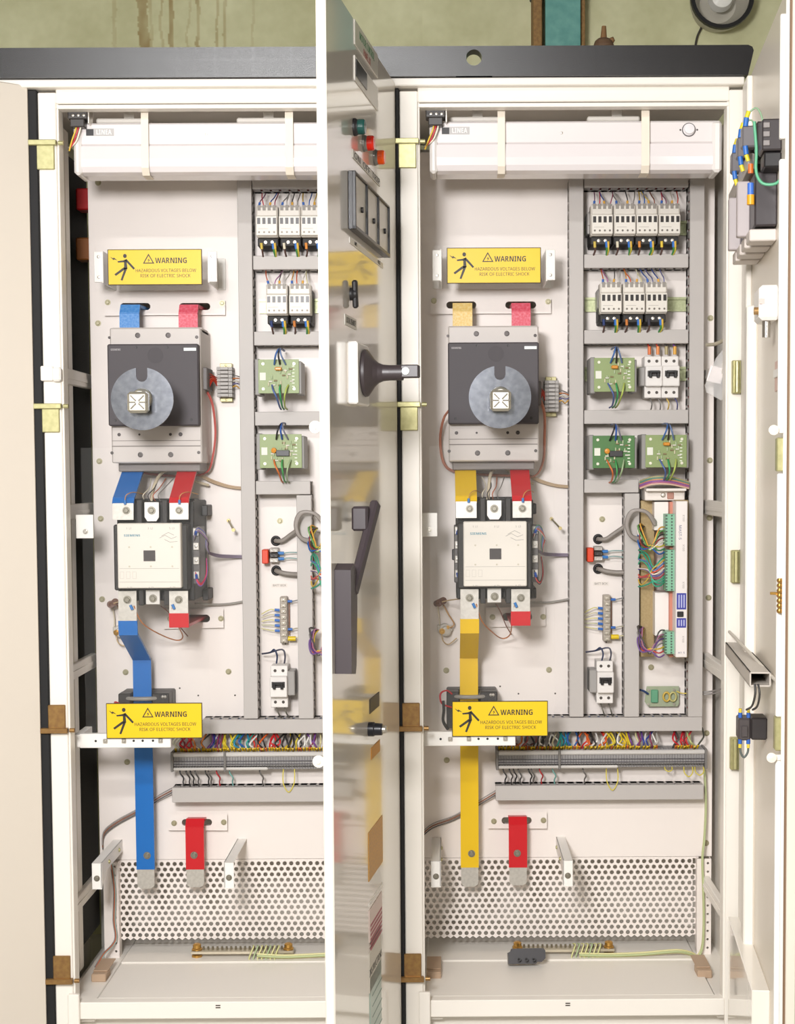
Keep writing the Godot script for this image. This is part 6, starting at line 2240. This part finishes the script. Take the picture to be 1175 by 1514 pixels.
		for i in 3:
			st = mk()
			lat(st, p + Vector3(-0.02 + 0.018 * i, 0.0235, 0.0195), Vector3(0, 0.35, 1), [[0.005, 0.0], [0.005, 0.002], [0.003, 0.002], [0.0, 0.0005]], 12)
			part("pin_socket", st, mat("1e1c1d", 0.5))

# ---------------------------------------------------------------- behind the yellow cabinet's door
func door_devices() -> void:
	CO = Vector3.ZERO
	var hinge := Vector3(0.732, 0, 0.02)
	var ux := Vector3(0.664 - 0.732, 0, 0.72).normalized()
	var xf := Transform3D(Basis(ux, Vector3.UP, ux.cross(Vector3.UP)), hinge)
	var mount := func(called: String, label: String, cat: String, p: Vector3) -> Node3D:
		var o := thing(called, label, cat, Vector3.ZERO)
		o.transform = xf * Transform3D(Basis.IDENTITY, p)
		T = p
		return o
	var st: SurfaceTool
	# backs of the three indicator lamps
	var us := [0.48, 0.385, 0.27]
	for i in 3:
		var p := Vector3(us[i], [2.035, 2.035, 2.03][i], 0.0)
		mount.call("lamp_contact_block", "black lamp holder with blue and yellow ends, %s inside the open door" % ["nearest the free edge", "middle one of three", "nearest the hinge"][i], "lamp holder", p)
		st = mk()
		bx(st, p.x - 0.022, p.y - 0.026, p.x + 0.022, p.y + 0.026, 0.0, 0.036, 0.003)
		part("body", st, mat("35302f", 0.45))
		st = mk()
		bx(st, p.x - 0.016, p.y - 0.02, p.x + 0.016, p.y + 0.02, 0.036, 0.062, 0.003)
		part("contact_element", st, mat("6a6668", 0.4))
		for s in [1.0, -1.0]:
			st = mk()
			cyl(st, Vector3(p.x + 0.014, p.y + s * 0.018, 0.056), Vector3(p.x + 0.014, p.y + s * 0.034, 0.054), 0.005)
			part("ferrule", st, mat("2f6ab8", 0.4))
			st = mk()
			cyl(st, Vector3(p.x + 0.014, p.y + s * 0.034, 0.054), Vector3(p.x + 0.013, p.y + s * 0.046, 0.05), 0.0042)
			part("ferrule", st, mat("dccc30", 0.4))
		wire([Vector3(p.x + 0.013, p.y + 0.044, 0.05), Vector3(p.x + 0.02, p.y + 0.05, 0.035), Vector3(p.x + 0.03, p.y + 0.02, 0.025), Vector3(p.x + 0.03, p.y - 0.03, 0.026)], 0.0018, mat("8fae8c", 0.45))
	# black relay-like switch nearer the free edge
	var p1 := Vector3(0.56, 2.02, 0.0)
	mount.call("meter_switch", "black square switch block high on the open door's inner side", "switch", p1)
	st = mk()
	bx(st, p1.x - 0.03, p1.y - 0.032, p1.x + 0.03, p1.y + 0.025, 0.0, 0.036, 0.003)
	part("body", st, mat("3c3637", 0.4))
	st = mk()
	for i in 3: bx(st, p1.x + 0.03, p1.y - 0.024 + 0.016 * i, p1.x + 0.033, p1.y - 0.014 + 0.016 * i, 0.022, 0.034, 0.001)
	part("terminal", st, mat("8a8482", 0.4, 0.3))
	st = mk()
	bx(st, p1.x - 0.028, p1.y - 0.062, p1.x + 0.028, p1.y - 0.034, 0.0, 0.032, 0.003)
	part("lower_block", st, BLACK)
	wire([p1 + Vector3(0.03, 0.02, 0.05), p1 + Vector3(0.03, -0.03, 0.046), p1 + Vector3(0.03, -0.07, 0.046), p1 + Vector3(0.035, -0.092, 0.035), p1 + Vector3(0.04, -0.094, 0.012), p1 + Vector3(0.04, -0.08, -0.0)], 0.003, mat("5aa880", 0.4))
	# back of the three-window meter
	var p2 := Vector3(0.35, 1.91, 0.0)
	mount.call("meter", "big black meter body with a pale clamp frame on the open door's inner side", "meter", p2)
	st = mk()
	bx(st, 0.2, 1.862, 0.53, 1.962, 0.0, 0.042, 0.003)
	part("case", st, mat("3a3436", 0.4))
	for u in [0.27, 0.44]:
		st = mk()
		bx(st, u - 0.012, 1.855, u + 0.012, 1.96, 0.042, 0.066, 0.002)
		part("clamp_frame", st, mat("b3a9a8", 0.45))
	for u in [0.225, 0.31, 0.4, 0.49]:
		st = mk()
		bx(st, u - 0.03, 1.836, u + 0.03, 1.858, 0.0, 0.05, 0.002)
		part("bezel_back", st, mat("cfc5bd", 0.45))
	st = mk()
	cyl(st, Vector3(0.535, 1.94, 0.05), Vector3(0.535, 1.918, 0.05), 0.006)
	var fe := part("ferrule", st, mat("3f6fc8", 0.4))
	st = mk()
	cyl(st, Vector3(0.537, 1.918, 0.05), Vector3(0.537, 1.9, 0.05), 0.007)
	part("ferrule", st, mat("e0a020", 0.4))
	st = mk()
	cyl(st, Vector3(0.535, 1.975, 0.05), Vector3(0.535, 1.958, 0.05), 0.005)
	part("ferrule", st, mat("d8702c", 0.4))
	# slanting cable duct near the top, with the leads bridging to the cabinet
	var a := Vector3(0.6816, 1.9868, 0.1)
	var b := Vector3(0.6482, 1.9967, 0.47)
	CO = Vector3.ZERO
	thing("wiring_duct", "short grey duct slanting along the top of the open door", "wiring duct", a)
	st = mk()
	bar(st, a, b, 0.012, 0.03, 0.001)
	part("cover", st, mat("b4aca4", 0.45))
	st = mk()
	bar(st, a + Vector3(0.009, 0.0, 0.0), b + Vector3(0.009, 0, 0), 0.006, 0.028, 0.001)
	part("back_wall", st, mat("a8887c", 0.5))
	st = mk()
	bolt(st, a + Vector3(-0.002, -0.004, 0.012), 0.004)
	part("screw", st, GOLD)
	# white selector-switch body with a chrome plunger
	var p3 := Vector3(0.535, 1.715, 0.0)
	mount.call("interlock_switch", "white interlock box with a chrome plunger below it, inside the open door", "switch", p3)
	st = mk()
	bx(st, p3.x - 0.045, p3.y - 0.032, p3.x + 0.045, p3.y + 0.032, 0.0, 0.038, 0.006)
	part("body", st, mat("f1ece6", 0.35))
	st = mk()
	cyl(st, p3 + Vector3(0.02, -0.03, 0.022), p3 + Vector3(0.02, -0.062, 0.022), 0.0075, -1.0, 16)
	part("plunger", st, mat("b8b4b0", 0.15, 0.95))
	st = mk()
	cyl(st, p3 + Vector3(0.03, -0.014, 0.038), p3 + Vector3(0.03, -0.014, 0.046), 0.007, -1.0, 14)
	part("fixing_screw", st, mat("c09a68", 0.3, 0.7))
	st = mk()
	bx(st, p3.x + 0.0445, p3.y - 0.003, p3.x + 0.046, p3.y + 0.007, 0.028, 0.038, 0.0005)
	part("printed_mark", st, mat("d8b8b0", 0.5))
	# grey duct, its open end towards the viewer
	mount.call("wiring_duct", "grey duct with a black open end low on the open door's inner side", "wiring duct", Vector3(0.02, 1.0, 0.0))
	st = mk()
	for e in [[0.998, 1.001, 0.006, 0.046], [1.023, 1.026, 0.006, 0.046], [0.998, 1.026, 0.006, 0.009], [0.998, 1.026, 0.043, 0.046]]:
		bx(st, 0.03, e[0], 0.53, e[1], e[2], e[3], 0.0004)
	part("channel", st, mat("c2bab0", 0.45))
	wire([Vector3(0.53, 1.003, 0.036), Vector3(0.536, 0.985, 0.036), Vector3(0.52, 0.96, 0.04), Vector3(0.44, 0.94, 0.042)], 0.0022, mat("3a3836", 0.45))
	wire([Vector3(0.53, 1.003, 0.03), Vector3(0.538, 0.985, 0.028), Vector3(0.52, 0.96, 0.03), Vector3(0.44, 0.94, 0.03)], 0.0022, mat("3a3836", 0.45))
	# door stay: thin rod slanting along the door
	T = Vector3(0.7107, 1.0454, 0.12)
	st = mk()
	cyl(st, Vector3(0.6934, 1.0488, 0.04), Vector3(0.6758, 1.0131, 0.62), 0.0035)
	solo("door_stay", "thin rod running along the open door over the grey duct", "rod", st, mat("d2cabd", 0.4), T)
	# black contact block of the key switch
	var p4 := Vector3(0.4, 0.9, 0.0)
	mount.call("key_switch_contact", "black key-switch contact block with blue wire ends, below the door's grey duct", "switch", p4)
	st = mk()
	bx(st, p4.x - 0.028, p4.y - 0.022, p4.x + 0.028, p4.y + 0.022, 0.0, 0.032, 0.003)
	part("body", st, mat("2c2727", 0.45))
	st = mk()
	bx(st, p4.x - 0.025, p4.y - 0.024, p4.x + 0.025, p4.y + 0.02, 0.032, 0.056, 0.003)
	bx(st, p4.x + 0.025, p4.y - 0.016, p4.x + 0.03, p4.y + 0.006, 0.038, 0.05, 0.001)
	part("contact_element", st, mat("4a4444", 0.35))
	for s in [0.036, 0.052]:
		for e in [1.0, -1.0]:
			st = mk()
			cyl(st, Vector3(p4.x + 0.02, p4.y + e * 0.021, s), Vector3(p4.x + 0.02, p4.y + e * 0.031, s), 0.004)
			part("ferrule", st, mat("2f5fb0", 0.4))
			st = mk()
			cyl(st, Vector3(p4.x + 0.02, p4.y + e * 0.031, s), Vector3(p4.x + 0.02, p4.y + e * 0.039, s), 0.0032)
			part("ferrule", st, mat("d8c040", 0.4))
	wire([Vector3(p4.x + 0.02, p4.y - 0.036, 0.052), Vector3(p4.x + 0.02, p4.y - 0.05, 0.05), Vector3(p4.x + 0.02, p4.y - 0.058, 0.044), Vector3(p4.x + 0.02, p4.y - 0.048, 0.037), Vector3(p4.x + 0.02, p4.y - 0.036, 0.036)], 0.0022, mat("5a625e", 0.45))
	# crumpled clear bag with a paper tag tied to the post
	var g := Vector3(0.6984, 1.6099, -0.1)
	thing("document_bag", "clear plastic bag with a paper tag hanging beside the outer post", "bag", g)
	st = mk()
	pri(st, [Vector2(0.7074, 1.6935), Vector2(0.7168, 1.6811), Vector2(0.7188, 1.5881), Vector2(0.6986, 1.5695), Vector2(0.6642, 1.5883), Vector2(0.661, 1.6039), Vector2(0.6857, 1.6657)], -0.104, -0.096)
	var film := CLEAR.duplicate()
	film.albedo_color = Color(0.95, 0.94, 0.93, 0.3)
	film.roughness = 0.25
	film.resource_name = "film"
	part("bag", st, film)
	st = mk()
	pri(st, [Vector2(0.6733, 1.6503), Vector2(0.7045, 1.6424), Vector2(0.6969, 1.6068), Vector2(0.6641, 1.6147)], -0.101, -0.0985)
	part("paper_tag", st, mat("ece4e2", 0.6))
	st = mk()
	tub(st, [Vector3(0.6828, 1.7053, -0.2), Vector3(0.6896, 1.7017, -0.14), Vector3(0.698, 1.7044, -0.1), Vector3(0.7013, 1.7085, -0.06)], 0.0045)
	part("strap", st, mat("c6bca4", 0.5))
	# two grey leads through the side, level with the low circuit board
	T = Vector3(0.7206, 0.8582, -0.3)
	st = mk()
	for o in 2:
		tub(st, [Vector3(0.6873, 0.8552, -0.31) + Vector3(0, 0.005 * o, 0), Vector3(0.7123, 0.8583, -0.3) + Vector3(0, 0.006 * o, 0), Vector3(0.7231, 0.8689, -0.25) + Vector3(0, 0.007 * o, 0), Vector3(0.7269, 0.8763, -0.2) + Vector3(0, 0.01 * o, 0)], 0.0024)
	solo("cable", "two pale grey leads passing out sideways from the outer duct", "cable", st, mat("a09a96", 0.5), T)
	T = Vector3.ZERO
